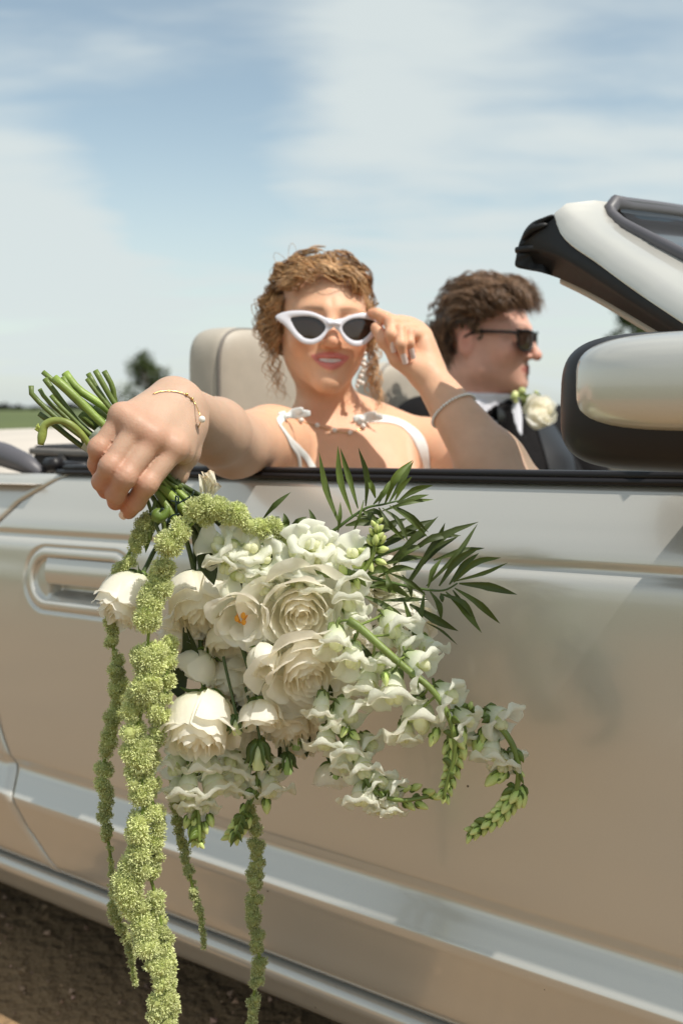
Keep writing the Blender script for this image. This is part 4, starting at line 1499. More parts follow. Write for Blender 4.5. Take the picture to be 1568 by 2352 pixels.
hr = np.random.default_rng(5)
ex = []
for pts, amp, turns, cnt, th in [
        ([(632, 672, 1.55), (614, 704, 1.56), (604, 742, 1.565), (610, 785, 1.57), (618, 815, 1.575)], 0.008, 3.0, 14, 0.0018),
        ([(618, 650, 1.58), (598, 695, 1.60), (592, 728, 1.60), (602, 760, 1.60), (612, 785, 1.6)], 0.010, 2.4, 20, 0.0018),
        ([(630, 700, 1.55), (618, 760, 1.56), (618, 820, 1.57), (628, 880, 1.575), (640, 930, 1.58)], 0.006, 3.6, 6, 0.0013),
        ([(852, 690, 1.575), (864, 760, 1.59), (866, 815, 1.59), (862, 850, 1.59), (874, 900, 1.59), (884, 945, 1.59)], 0.008, 3.4, 12, 0.0014),
        ([(850, 680, 1.57), (858, 710, 1.575), (862, 745, 1.58), (868, 800, 1.58)], 0.007, 2.0, 14, 0.0016),
        ([(640, 640, 1.54), (668, 618, 1.52), (700, 604, 1.515), (735, 606, 1.512)], 0.007, 1.6, 26, 0.0019),
        ([(735, 600, 1.52), (775, 606, 1.515), (815, 628, 1.525), (846, 668, 1.55)], 0.007, 1.7, 26, 0.0019),
        ([(640, 650, 1.53), (655, 632, 1.515), (690, 618, 1.505), (715, 618, 1.503)], 0.005, 1.4, 12, 0.0016),
        ([(632, 628, 1.57), (640, 604, 1.57), (668, 592, 1.57), (700, 594, 1.57)], 0.010, 1.8, 16, 0.0015),
        ([(690, 594, 1.57), (740, 588, 1.57), (780, 596, 1.57), (815, 618, 1.57)], 0.009, 2.0, 24, 0.0016)]:
    pts = [(745 + (x - 745) * .93, 751 + (y - 744) * .94, Y) for x, y, Y in pts]
    ex.append(([P(*q) for q in pts], amp * 1.1, turns, 4, .0007, 0.009))
    ex.append(([P(*q) for q in pts], amp, turns, int(cnt * 3.2), th * .38, 0.0046))
hair_piece('hair', bride, B_R * HS, B_O, b_region, b_flow, np.array([0, 0.020, 0.030]), np.array([0.075, 0.098, 0.085]), 560, lambda q: 0.13, 0.0058, 1.35, 0.00065, M['hair_blonde'], ex, hr, lift=0.015, cap=0.003, seg=20, clump=6)


# ------------------------------------------------------------------ dress: straps lie on the shoulders, bodice round the chest
def on_body(x, y, out, Ydef=1.6, f=bf):
    p = trace(f, x, y)
    if p is None: return A3(P(x, y, Ydef))
    return p + normal_at(f, p) * out


def strap_strip(m, pts, width, f=bf):
    c = spline([on_body(x, y, 0.001) for x, y in pts], 26)
    rows = []
    t, _, _ = frames(c)
    for i, p in enumerate(c):
        n = normal_at(f, p); s = np.cross(t[i], n); s /= np.linalg.norm(s) + 1e-9
        row = []
        for k in np.linspace(-1, 1, 7):
            q = p + s * k * width / 2
            d = float(f(q[None])[0])
            row.append(q - n * (d - 0.0018 * (1 - 0.4 * k ** 4)))
        rows.append(row)
    V = np.array(rows).reshape(-1, 3)
    m.add(V, grid_faces(len(c), 7))
    ctr = c
    return ctr


dress = empty_part('dress', bride)
bod = Body()
low = lambda p: smax(smax(bf(p) - 0.004, p[:, 2] - (0.917 + 0.25 * np.maximum(0, np.abs(p[:, 0] - 0.02) - 0.09)), 0.004), 0.30 - p[:, 2], 0.004)


def bodice_sdf(p):
    tor = np.minimum(d_cone(p, TB + [0, 0, 0.1], TB + [0.02, 0.03, -0.55], 0.175, 0.24), 1)
    return smax(low(p), tor, 0.004)


dV, dQ = mesh_sdf(bodice_sdf, (-0.30, 1.35, 0.25), (0.45, 2.0, 1.0), 0.008)
mesh_obj('bodice', dV, dQ, M['dress'], dress)
for pts, wd in (([(650, 958), (641, 972), (660, 1000), (687, 1033), (707, 1056), (726, 1085)], 0.0105),
                ([(817, 966), (845, 961), (875, 961), (910, 967), (935, 980), (957, 1002), (972, 1030), (980, 1062), (984, 1085)], 0.0165)):
    m = MB(); strap_strip(m, pts, wd)
    m.build('strap', M['dress'], dress)
m = MB(); strap_strip(m, [(640, 975), (665, 1015), (684, 1045), (690, 1085)], 0.006); m.build('strap', M['dress'], dress)
# tied ends on top of the shoulders
for x, y, dx in ((652, 962, 1), (826, 968, 1)):
    m = MB()
    c = on_body(x, y, 0.006)
    V_, F_ = ball(c, (0.005, 0.005, 0.0045)); m.add(V_, F_)
    for a, l in ((0.30, 0.036), (0.62, 0.030), (2.7, 0.014)):
        pth = [c + np.array([math.cos(a) * l * s, 0.004 * math.sin(s * 5), math.sin(a) * l * s * 0.75 - 0.004 * s * s]) for s in np.linspace(0, 1, 8)]
        V_, F_ = tube(pth, np.array([0.0025, 0.0045, 0.006, 0.0065, 0.006, 0.0055, 0.005, 0.0035]), 8, flat=0.14); m.add(V_, F_)
    m.build('knot', M['dress'], dress)

# ------------------------------------------------------------------ what she wears and holds
fo = np.array([645.0, 600.0])
HOLE = [(-283, -30), (-240, -42), (-175, -46), (-120, -36), (-80, -14), (-57, 12), (-58, 40), (-78, 68), (-105, 90), (-135, 103), (-165, 104), (-195, 95), (-225, 72), (-252, 40), (-270, 8)]
FRAME = [(-398, -28), (-384, -46), (-345, -66), (-290, -79), (-225, -83), (-160, -78), (-110, -62), (-66, -41), (-30, -33), (0, -31), (0, 30), (-20, 32), (-40, 52), (-58, 84), (-88, 118), (-130, 139), (-175, 140), (-215, 126), (-252, 96), (-290, 50), (-330, 5), (-355, -14), (-385, -18)]


GS = 0.000238
GY = -0.119


def glasses_pt(x, z, y=0.0, side=1):
    """frame plane, gently wrapped round the face"""
    xx = x * GS
    return bl(side * xx * -1 if side < 0 else xx * -1, GY + y + 2.2 * xx * xx, z)


def build_cateye():
    g = thing('sunglasses', bl(0, -0.1, -0.03), 'white cat-eye sunglasses with dark lenses on the bride\'s face', 'sunglasses')
    fm = MB()
    for side in (-1, 1):
        hole = smooth_loop(HOLE, 72)
        # outer loop sampled by direction from the lens centre so that both loops pair up
        cen = hole.mean(0)
        fr = np.array(FRAME, dtype=float)
        dense = []
        for i in range(len(fr)):
            a, b = fr[i], fr[(i + 1) % len(fr)]
            for s in np.linspace(0, 1, 12, endpoint=False): dense.append(a + (b - a) * s)
        dense = np.array(dense)
        ang_d = np.arctan2(dense[:, 1] - cen[1], dense[:, 0] - cen[0])
        outer = []
        for h in hole:
            an = math.atan2(h[1] - cen[1], h[0] - cen[0])
            k = np.argmin(np.abs(np.angle(np.exp(1j * (ang_d - an)))))
            outer.append(dense[k])
        outer = np.array(outer)
        for _ in range(2): outer = 0.25 * np.roll(outer, 1, 0) + 0.5 * outer + 0.25 * np.roll(outer, -1, 0)
        prof = [(0.0, 0.0045), (0.0, 0.0006), (0.06, 0.0), (0.94, 0.0), (1.0, 0.0006), (1.0, 0.0045)]
        V = []
        for h, o in zip(hole, outer):
            for w, dy in prof:
                q = h + (o - h) * w
                V.append(bl(side * -q[0] * GS * -1 * -1, GY + dy + 2.2 * (q[0] * GS) ** 2, -0.0085 - q[1] * GS))
        n = len(hole)
        F = []
        for i in range(n):
            for j in range(6):
                F.append((i * 6 + j, ((i + 1) % n) * 6 + j, ((i + 1) % n) * 6 + (j + 1) % 6, i * 6 + (j + 1) % 6))
        fm.add(np.array(V), F)
        lv = [bl(side * -q[0] * GS * -1 * -1, GY + 0.003 + 2.2 * (q[0] * GS) ** 2, -0.0085 - q[1] * GS) for q in cen + (hole - cen) * 1.03]
        cv = bl(side * -cen[0] * GS * -1 * -1, GY + 0.001 + 2.2 * (cen[0] * GS) ** 2, -0.0085 - cen[1] * GS)
        lm = MB(); lm.add(np.array(lv + [cv]), [(i, (i + 1) % n, n) for i in range(n)])
        lm.build('lens', M['lens'], g)
        # temple arm back to the ear
        a0 = bl(side * 0.074, GY + 0.018, 0.000)
        pth = spline([a0, bl(side * 0.079, -0.06, 0.004), bl(side * 0.080, 0.0, 0.004), bl(side * 0.080, 0.022, -0.008)], 14)
        V_, F_ = tube(pth, 0.0028, 6)
        am = MB(); am.add(V_, F_); am.build('temple', M['white_plastic'], g)
    V_, F_ = tube(spline([bl(-0.010, GY + 0.002, -0.0085), bl(0, GY + 0.001, -0.007), bl(0.010, GY + 0.002, -0.0085)], 8), 0.0046, 8)
    fm.add(V_, F_)
    fm.build('frame', M['white_plastic'], g)


build_cateye()


def beads(name, pts, r, material, parent, chain=None, chain_mat=None):
    if chain:
        V_, F_ = tube(spline(chain, 60), 0.00055, 5); c = MB(); c.add(V_, F_); c.build('chain', chain_mat, parent)
    for p in pts:
        V_, F_ = ball(p, r, 14, 10); b = MB(); b.add(V_, F_); b.build(name, material, parent)


nk_px = [(668, 955), (688, 967), (725, 979), (766, 990), (803, 995), (833, 981), (846, 962)]
nk = thing('necklace', on_body(766, 990, 0.003), 'fine necklace with spaced white pearls round the bride\'s neck', 'necklace')
beads('pearl', [on_body(x, y, 0.003) for x, y in nk_px[1:6]], 0.0041, M['pearl'], nk, [on_body(x, y, 0.0008) for x, y in nk_px], M['gold'])
br = thing('bracelet', A3(P(410, 930, 1.06)), 'thin gold chain bracelet with two pearls on the wrist of the hand holding the bouquet', 'bracelet')
ch = [on_body(x, y, 0.001, 1.05) for x, y in ((352, 906), (374, 900), (402, 900), (428, 908), (446, 926))] + [A3(P(458, 950, 1.03)), A3(P(463, 963, 1.03)), A3(P(452, 990, 1.035))]
beads('pearl', [A3(P(350, 900, 1.045)), A3(P(464, 963, 1.028))], 0.0037, M['pearl'], br, ch, M['gold'])
for x, y in ((428, 907), (440, 917)):
    V_, F_ = ball(on_body(x, y, 0.0016, 1.05), 0.0016, 8, 6); q = MB(); q.add(V_, F_); q.build('gold_bead', M['gold'], br)
# beaded bracelet round the raised forearm
bb = thing('bracelet', A3(P(1032, 912, 1.45)), 'white beaded bracelet round the raised forearm beside the man', 'bracelet')
ax = FM2 - WR2; ax /= np.linalg.norm(ax)
tt = 0.40
c0 = WR2 + (FM2 - WR2) * tt
e1 = np.cross(ax, [0, 1, 0]); e1 /= np.linalg.norm(e1); e2 = np.cross(ax, e1)
rb = 0.0240 + (0.046 - 0.0240) * tt + 0.0022
for i in range(44):
    a = 2 * math.pi * i / 44
    V_, F_ = ball(c0 + rb * (math.cos(a) * e1 + math.sin(a) * e2), 0.0024, 8, 6)
    q = MB(); q.add(V_, F_); q.build('bead', M['pearl'], bb)
# drop earring
er = thing('earring', A3(P(835, 840, 1.57)), 'long white beaded drop earring beside the bride\'s jaw', 'earring')
for x, y, r in ((838, 812, 0.003), (836, 826, 0.0035), (835, 838, 0.0045), (832, 852, 0.003), (829, 864, 0.004), (824, 876, 0.004), (832, 880, 0.0035), (820, 886, 0.0035)):
    V_, F_ = ball(A3(P(x, y, 1.565)), r, 10, 8); q = MB(); q.add(V_, F_); q.build('bead', M['pearl'], er)
# ------------------------------------------------------------------ the groom, at the wheel
G_PHI = math.radians(62)
G_R = rotz(G_PHI) @ rotx(math.radians(3))
G_O = A3(P(1121, 777, 2.20))


def gl(x, y, z): return G_R @ np.array([x, y, z]) + G_O


gf = Body()
gf.fn(local_fn(head_sdf(male=True), G_R, G_O), G_O, 0.16, 0.02)
GN = A3(P(1108, 935, 2.22))
gf.cone(gl(0, 0.034, -0.075), GN, 0.058, 0.062, 0.03)
gSR = A3(P(968, 990, 2.16)); gSL = A3(P(1275, 1000, 2.42))
gf.cone(GN + [0, .03, -.02], gSR + [0.01, .02, 0.0], 0.05, 0.056, 0.05); gf.cone(GN + [0, .03, -.02], gSL, 0.05, 0.05, 0.05)
gT = (gSR + gSL) / 2 + np.array([0.02, 0.0, -0.17])
gf.ell(gT, (0.19, 0.15, 0.19), 0.07)
gf.cone(gT, gT + [0, 0.05, -0.30], 0.14, 0.14, 0.06)
gH = gT + np.array([0, 0.06, -0.36])
gf.ell(gH, (0.18, 0.16, 0.12), 0.06)
for s in (-0.1, 0.1):
    k0 = gH + VI * s; k1 = k0 + UF * 0.44 + [0, 0, 0.05]; k2 = k1 + UF * 0.25 + [0, 0, -0.36]
    gf.cone(k0, k1, 0.09, 0.062, 0.03); gf.cone(k1, k1 + (k2 - k1) * 0.5, 0.058, 0.048, 0.03)
# arms towards the wheel, under the door line
gW = [C(0.50, 1.06, 0.80), C(0.50, 1.38, 0.80)]
gE = [gSR + UF * 0.10 + np.array([-0.03, -0.02, -0.27]), gSL + UF * 0.14 + np.array([0.05, 0.05, -0.26])]
for S_, E_, W_ in ((gSR, gE[0], gW[0]), (gSL, gE[1], gW[1])):
    gf.cone(S_, E_, 0.055, 0.045, 0.03); gf.cone(E_, W_, 0.042, 0.028, 0.02)
    h0 = W_ + UF * 0.01
    gf.cone(W_, h0 + UF * 0.06, 0.030, 0.034, 0.02)
    for i, oz in enumerate((0.028, 0.010, -0.009, -0.027)):
        b0 = h0 + UF * 0.06 + [0, 0, oz]
        gf.fn(finger([b0, b0 + UF * 0.036 + VI * -.006, b0 + UF * 0.052 + VI * 0.018, b0 + UF * 0.035 + VI * 0.036], (0.0105, 0.010, 0.009, 0.008)), b0, 0.09, 0.004)
    b0 = h0 + UF * 0.02 + [0, 0, 0.03]
    gf.fn(finger([b0, b0 + UF * 0.03 + [0, 0, 0.022], b0 + UF * 0.055 + [0, 0, 0.022]], (0.012, 0.011, 0.009)), b0, 0.09, 0.006)
gV, gQ = mesh_sdf(gf, (-0.3, 1.5, 0.02), (1.3, 3.0, 1.32), 0.0050)
gV = polish(gf, gV, gQ, 1)
G_SKIN = (0.76, 0.43, 0.325)
gTn = skin_tint(gV, G_SKIN, (0.50, 0.17, 0.145), G_O, G_R, -0.064, blush=(1.0, 0.78, 0.74), male=True)
q_ = (gV - G_O) @ G_R
stub = np.clip((-q_[:, 2] - 0.045) / 0.03, 0, 1) * (q_[:, 1] < -0.015) * np.clip((q_[:, 2] + 0.125) / 0.02, 0, 1) * 0.22
gTn = gTn * (1 - stub[:, None]) + gTn * np.array([0.62, 0.58, 0.58]) * stub[:, None]
w = np.exp(-(((np.abs(q_[:, 0]) - .08) / .014) ** 2 + ((q_[:, 1] - .022) / .022) ** 2 + ((q_[:, 2] + .01) / .035) ** 2)) * .6
gTn = gTn * (1 - w[:, None]) + gTn * np.array([1.05, 0.70, 0.68]) * w[:, None]
groom = thing('person', gH + [0, 0, -0.12], 'man in a black suit and dark sunglasses in profile at the steering wheel', 'person')
mesh_obj('body', gV, gQ, M['skin'], groom, tint=gTn)
for s in (-1, 1):
    e = MB(); V_, F_ = ball(gl(s * 0.031, -0.0735, 0.0), 0.0122, 12, 8); e.add(V_, F_)
    V_, F_ = ball(gl(s * 0.031, -0.0832, 0.0), (0.0045, 0.003, 0.0045), 10, 6); e.add(V_, F_, m=1)
    e.build('eye', [M['eye'], M['black_plastic']], groom)


def g_region(q):
    x, y, z = q
    if y < -0.035 and z < 0.066 + 2.0 * x * x * 0: return -1
    if y < -0.012 and z < 0.036: return -1
    if abs(x) > 0.04 and -0.012 <= y < 0.012 and z < 0.005 : return -1
    if abs(x) > 0.04 and 0.010 <= y < 0.050 and z < 0.022: return -1
    if z < -0.075 + 0.25 * max(0, 0.09 - y): return -1
    return 0.05


def g_flow(q):
    x, y, z = q
    if z > 0.04: return np.array([0.35 * np.sign(x), -0.8, 0.05])
    return np.array([0.0, 0.45, -1.0])


gr = np.random.default_rng(11)
gex = []
for pts, amp, turns, cnt, th in [
        ([(1090, 660, 2.12), (1130, 652, 2.10), (1170, 664, 2.10), (1200, 690, 2.10), (1222, 712, 2.10)], 0.010, 1.6, 40, 0.0022),
        ([(1120, 655, 2.20), (1165, 650, 2.20), (1205, 668, 2.20), (1228, 695, 2.19), (1230, 715, 2.19)], 0.010, 1.8, 40, 0.0022),
        ([(1120, 645, 2.25), (1170, 648, 2.26), (1210, 660, 2.25), (1234, 690, 2.24)], 0.010, 1.8, 30, 0.0022),
        ([(1190, 672, 2.18), (1215, 668, 2.18), (1232, 658, 2.18)], 0.004, 1.0, 12, 0.0016),
        ([(1040, 690, 2.12), (1075, 672, 2.10), (1110, 680, 2.095), (1150, 690, 2.09), (1185, 700, 2.09)], 0.010, 1.6, 46, 0.0022),
        ([(1030, 720, 2.12), (1062, 700, 2.10), (1100, 705, 2.092), (1140, 712, 2.09)], 0.008, 1.4, 30, 0.0022),
        ([(1010, 735, 2.15), (1006, 775, 2.15), (1014, 815, 2.15), (1030, 850, 2.15)], 0.005, 1.0, 20, 0.002),
        ([(1020, 700, 2.14), (1040, 675, 2.14), (1080, 655, 2.14), (1120, 645, 2.15)], 0.008, 1.6, 30, 0.002)]:
    gex.append(([P(*q) for q in pts], amp, turns, int(cnt * 2.6), th * .45, 0.0058))
hair_piece('hair', groom, G_R, G_O, g_region, g_flow, np.array([0, 0.020, 0.032]), np.array([0.0785, 0.100, 0.090]), 480, lambda q: 0.075 if q[2] > 0.04 else 0.045, 0.0045, 1.2, 0.0009, M['hair_brown'], gex, gr, lift=0.016, cap=0.003, seg=15, clump=5, stop=True)

# sunglasses, dark
gg = thing('sunglasses', gl(0, -0.1, -0.03), 'black square sunglasses on the man in the suit', 'sunglasses')
fm = MB()
for s in (-1, 1):
    loop = [(0.010, 0.012), (0.030, 0.017), (0.056, 0.017), (0.062, 0.010), (0.058, -0.012), (0.048, -0.023), (0.028, -0.024), (0.014, -0.014)]
    lp = smooth_loop([(a * 1000, b * 1000) for a, b in loop], 40) / 1000
    yy = lambda x: -0.104 + 5.0 * x * x
    ring = [gl(s * a, yy(a), b - 0.002) for a, b in lp]
    fm.add(*tube(ring + [ring[0]], 0.0022, 6, caps=False))
    lm = MB(); c_ = lp.mean(0); n = len(lp)
    front = [gl(s * a, yy(a) - 0.0006, b - 0.002) for a, b in lp] + [gl(s * c_[0], yy(c_[0]) - 0.003, c_[1] - 0.002)]
    lm.add(np.array(front), [(i, (i + 1) % n, n) for i in range(n)]); lm.build('lens', M['lens'], gg)
    am = MB(); am.add(*tube(spline([gl(s * 0.062, yy(.062), 0.010), gl(s * 0.076, -0.055, 0.010), gl(s * 0.082, 0.0, 0.008), gl(s * 0.082, 0.03, -0.006)], 14), 0.0034, 6)); am.build('temple', M['black_plastic'], gg)
fm.add(*tube([gl(-0.062, yy(.062), 0.015), gl(-0.03, yy(.03), 0.016), gl(0, yy(0), 0.012), gl(0.03, yy(.03), 0.016), gl(0.062, yy(.062), 0.015)], 0.0032, 6))
fm.build('frame', M['black_plastic'], gg)


# suit: an outer shell over body and arms, open in front for the shirt
def jacket_sdf(p):
    d = gf(p) - 0.014
    q = (p - G_O) @ G_R
    d = smax(d, q[:, 2] + 0.128 + 0.55 * np.minimum(0, (p - GN) @ UF) * 0.5, 0.01)   # stops under the collar
    nb = GN * 0.45 + np.array(gl(0, 0.034, -0.075)) * 0.55 + np.array([0, 0, -.005])
    d = smax(d, 0.083 - np.sqrt(((p - nb) ** 2).sum(1)), 0.006)
    d = smax(d, 0.35 - p[:, 2], 0.004)
    fw = (p - GN) @ UF; sd = (p - GN) @ VI; dn = GN[2] - 0.0 - p[:, 2]
    vee = np.abs(sd - 0.02) - np.clip(0.030 - 0.45 * dn, 0, 0.030)
    cut = np.maximum(vee, 0.02 - fw)                                                   # the V of the lapels
    d = smax(d, -cut, 0.006)
    for W_ in gW: d = smax(d, -(np.sqrt(((p - (W_ + UF * 0.05)) ** 2).sum(1)) - 0.075), 0.004)
    return d


jV, jQ = mesh_sdf(jacket_sdf, (-0.3, 1.5, 0.3), (1.3, 3.0, 1.2), 0.008)
mesh_obj('suit_jacket', jV, jQ, M['suit'], groom)


def shirt_sdf(p):
    d = gf(p) - 0.008
    q = (p - G_O) @ G_R
    d = smax(d, q[:, 2] + 0.118 , 0.004)
    d = smax(d, 0.62 - p[:, 2], 0.004)
    d = smax(d, np.sqrt((((p - (GN + np.array([0, 0, -.12]))) / np.array([1, 1, 1.4])) ** 2).sum(1)) - 0.17, 0.004)
    return d


sV, sQ = mesh_sdf(shirt_sdf, (0.0, 1.8, 0.6), (0.8, 2.7, 1.2), 0.007)
mesh_obj('shirt', sV, sQ, M['shirt'], groom)
# stand-up collar with turned points
cb = empty_part('shirt_collar', groom)
rows = []
na = 40
for a in np.linspace(-2.75, 2.75, na):
    r = 0.0665
    # direction: a = 0 is the nape, +-pi the throat
    dv = -UF * math.cos(a) + VI * math.sin(a)
    k = abs(a) / 2.75
    base = np.array(gl(0, 0.030, -0.118)) * 0 + GN * 0.45 + np.array(gl(0, 0.034, -0.075)) * 0.55
    top = base + dv * (r + 0.001) + np.array([0, 0, 0.000 - 0.030 * k]) + UF * 0.004
    mid = base + dv * (r + 0.006) + np.array([0, 0, -0.012 - 0.030 * k])
    tip = base + dv * (r + 0.010 + 0.004 * k) + np.array([0, 0, -0.036 - 0.040 * k - 0.012 * max(0, k - .7) / .3])
    inn = base + dv * (r - 0.004) + np.array([0, 0, -0.03 - 0.030 * k])
    rows.append([inn, top, mid, tip])
mesh_obj('collar_band', np.array(rows).reshape(-1, 3), grid_faces(na, 4), M['shirt'], cb)
bow = empty_part('bow_tie', groom)
bc = GN * 0.45 + np.array(gl(0, 0.034, -0.075)) * 0.55 + UF * 0.072 + np.array([0, 0, -0.062])
for s in (-1, 1):
    rows = []
    for t in np.linspace(0, 1, 8):
        hh = 0.009 + 0.017 * math.sin(t * 1.9)
        rows.append([bc + VI * s * (0.004 + 0.05 * t) + UF * (0.010 * math.cos(a) * (1 - .4 * t)) + np.array([0, 0, 1.0]) * hh * math.sin(a) for a in np.linspace(0, 2 * math.pi, 10, endpoint=False)])
    mm = MB(); mm.add(np.array(rows).reshape(-1, 3), grid_faces(8, 10, wrap_v=True)); mm.build('bow_wing', M['satin_black'], bow)
mm = MB(); mm.add(*ball(bc, (0.012, 0.011, 0.011))); mm.build('bow_knot', M['satin_black'], bow)
# lapels
for s in (-1, 1):
    rows = []
    for t in np.linspace(0, 1, 14):
        c = GN + UF * (0.045 + 0.075 * t) + VI * (0.02 + s * (0.078 - 0.07 * t)) + np.array([0, 0, -0.02 - 0.27 * t])
        p0 = c; wv = VI * s * (0.012 + 0.045 * math.sin(math.pi * min(t * .9 + .12, 1)))
        rr_ = []
        for k in np.linspace(0, 1, 5):
            q = p0 + wv * k
            for _ in range(4):
                d = float(gf(q[None])[0]) - 0.0175
                q = q - normal_at(gf, q) * d
            rr_.append(q)
        rows.append(rr_)
    mesh_obj('lapel', np.array(rows).reshape(-1, 3), grid_faces(14, 5), M['satin_black'], groom)
# ------------------------------------------------------------------ the bouquet
M['petal'] = tinted('white_petal', (0.98, 0.955, 0.845), 0.5, scale=60, amount=0.03, transl=0.50, bump=0.0004, bump_scale=240)
M['petal_green'] = tinted('floret_petal', (0.97, 0.98, 0.84), 0.5, scale=70, amount=0.04, transl=0.50, bump=0.0003, bump_scale=300)
M['stem'] = tinted('green_stem', (0.140, 0.190, 0.045), 0.46, scale=40, amount=0.25, bump=0.0004, bump_scale=300)
M['leaf'] = tinted('dark_green_leaf', (0.066, 0.096, 0.018), 0.55, scale=25, amount=0.25, transl=0.22, bump=0.0003, bump_scale=200)
M['bud'] = tinted('green_bud', (0.58, 0.64, 0.26), 0.45, scale=50, amount=0.2, transl=0.15)
M['amaranth'] = tinted('amaranth_green', (0.60, 0.66, 0.29), 0.75, scale=45, amount=0.18, transl=0.25)
M['ribbon'] = tinted('sheer_ribbon', (0.55, 0.60, 0.52), 0.5, scale=60, amount=0.05, use_tint=False, transl=0.3)
M['wire'] = mat('dark_green_wire', (0.012, 0.03, 0.022), 0.4)
M['stamen'] = mat('orange_stamen', (0.75, 0.33, 0.03), 0.6)

fr_ = np.random.default_rng(21)
bq = thing('bouquet', P(420, 1150, 1.03), 'white rose and snapdragon bouquet with trailing green amaranth and palm leaves held over the door', 'bouquet')


def basis(n, up=(0, 0, 1)):
    n = np.asarray(n, dtype=float); n = n / np.linalg.norm(n)
    u = np.asarray(up, dtype=float)
    if abs(u @ n) > 0.95: u = np.array([1.0, 0, 0])
    x = np.cross(u, n); x /= np.linalg.norm(x)
    return np.stack([x, np.cross(n, x), n])           # rows: local axes in the world


PR_T = np.array([0, .12, .25, .42, .6, .78, .9, 1.0])


def petal(R, H, W, phi, open_, roll, spiral, rg, nu=9, nv=8, thin=1.0):
    """one petal of a cupped bloom, axis +z"""
    t = np.linspace(0, 1, nv); s = np.linspace(-1, 1, nu)
    T, S = np.meshgrid(t, s, indexing='ij')
    a, b, c, d = rg.uniform(0, 6.28, 4)
    tip = 1 - 0.20 * np.abs(S) ** 2.4 - 0.05 * (np.abs(S) < 0.25) * 0 + 0.035 * np.sin(S * 3.1 + a) * T
    Te = T * tip
    rho = np.interp(Te, PR_T, np.array([.10, .42, .68, .88, .97, 1.0, 1.0, 1.0]))
    h = np.interp(Te, PR_T, np.array([0, .05, .15, .34, .56, .78, .90, 1.0]))
    rho = rho + open_ * Te ** 2.2
    rim = np.clip((Te - 0.72) / 0.28, 0, 1)
    rho = rho + roll * rim ** 2 * (0.75 + 0.5 * np.sin(S * 2.0 + b))
    h = h - roll * 0.55 * rim ** 3
    rho = rho + spiral * S + 0.022 * np.cos(S * 3.14) * Te + 0.035 * Te ** 2 * np.sin(S * 4.0 + c) + 0.030 * Te ** 3 * np.sin(S * 8 + d)
    h = h + 0.045 * Te ** 3 * np.sin(S * 5.0 + d) + 0.02 * Te ** 3 * np.sin(S * 11 + a)
    wid = W * (0.30 + 0.70 * np.sin(np.clip(Te * 1.25 + 0.12, 0, 1.57)))
    an = phi + S * wid
    rho = np.maximum(rho, 0.02)
    V = np.stack([R * rho * np.cos(an), R * rho * np.sin(an), H * h], -1).reshape(-1, 3)
    return V, grid_faces(nv, nu), (Te.reshape(-1), S.reshape(-1))


CREAM = np.array([1.0, 0.94, 0.84]); GREENISH = np.array([0.95, 1.0, 0.86]); WHITE = np.array([1.0, 1.0, 1.03])
KINDS = {
    'rose': [(4, 1.04, 1.18, .80, -.04, .26, .10), (5, .95, 1.36, .80, -.12, .20, .09), (5, .80, 1.44, .80, -.14, .14, .075), (5, .62, 1.46, .86, -.15, .08, .04), (4, .45, 1.45, .95, -.13, .05, .035), (4, .32, 1.43, .95, -.10, .04, .03), (3, .20, 1.42, 1.15, -.08, .02, .03)],
    'rose_open': [(6, 1.06, .78, .74, .36, .22, .05), (6, .90, .90, .74, .16, .16, .05), (5, .74, .96, .85, .06, .12, .05), (5, .58, .98, .86, 0, .08, .045), (5, .44, .98, .86, -.04, .05, .04), (4, .30, .97, .95, -.06, .03, .035), (3, .18, .96, 1.15, -.05, .02, .03)],
    'ranunculus': [(6, 1.0, .9, .74, -.02, .05, .03), (6, .90, .96, .74, -.10, .03, .03), (6, .78, .98, .74, -.14, .02, .03), (6, .64, .97, .74, -.14, .02, .03), (5, .50, .95, .80, -.14, .02, .03), (5, .36, .93, .80, -.14, 0, .03)],
    'lisianthus': [(5, .95, 1.0, .80, .12, .24, .09), (5, .74, 1.06, .80, .02, .20, .08)],
    'lisianthus_cup': [(5, .95, 1.05, .82, .10, .16, .06), (5, .78, 1.08, .82, .04, .12, .06), (4, .58, 1.05, .9, 0, .08, .06)],
    'bud': [(4, .95, 1.15, .95, -.35, .02, .08), (4, .80, 1.18, 1.0, -.42, .03, .09), (3, .55, 1.16, 1.2, -.35, .03, .1)],
}


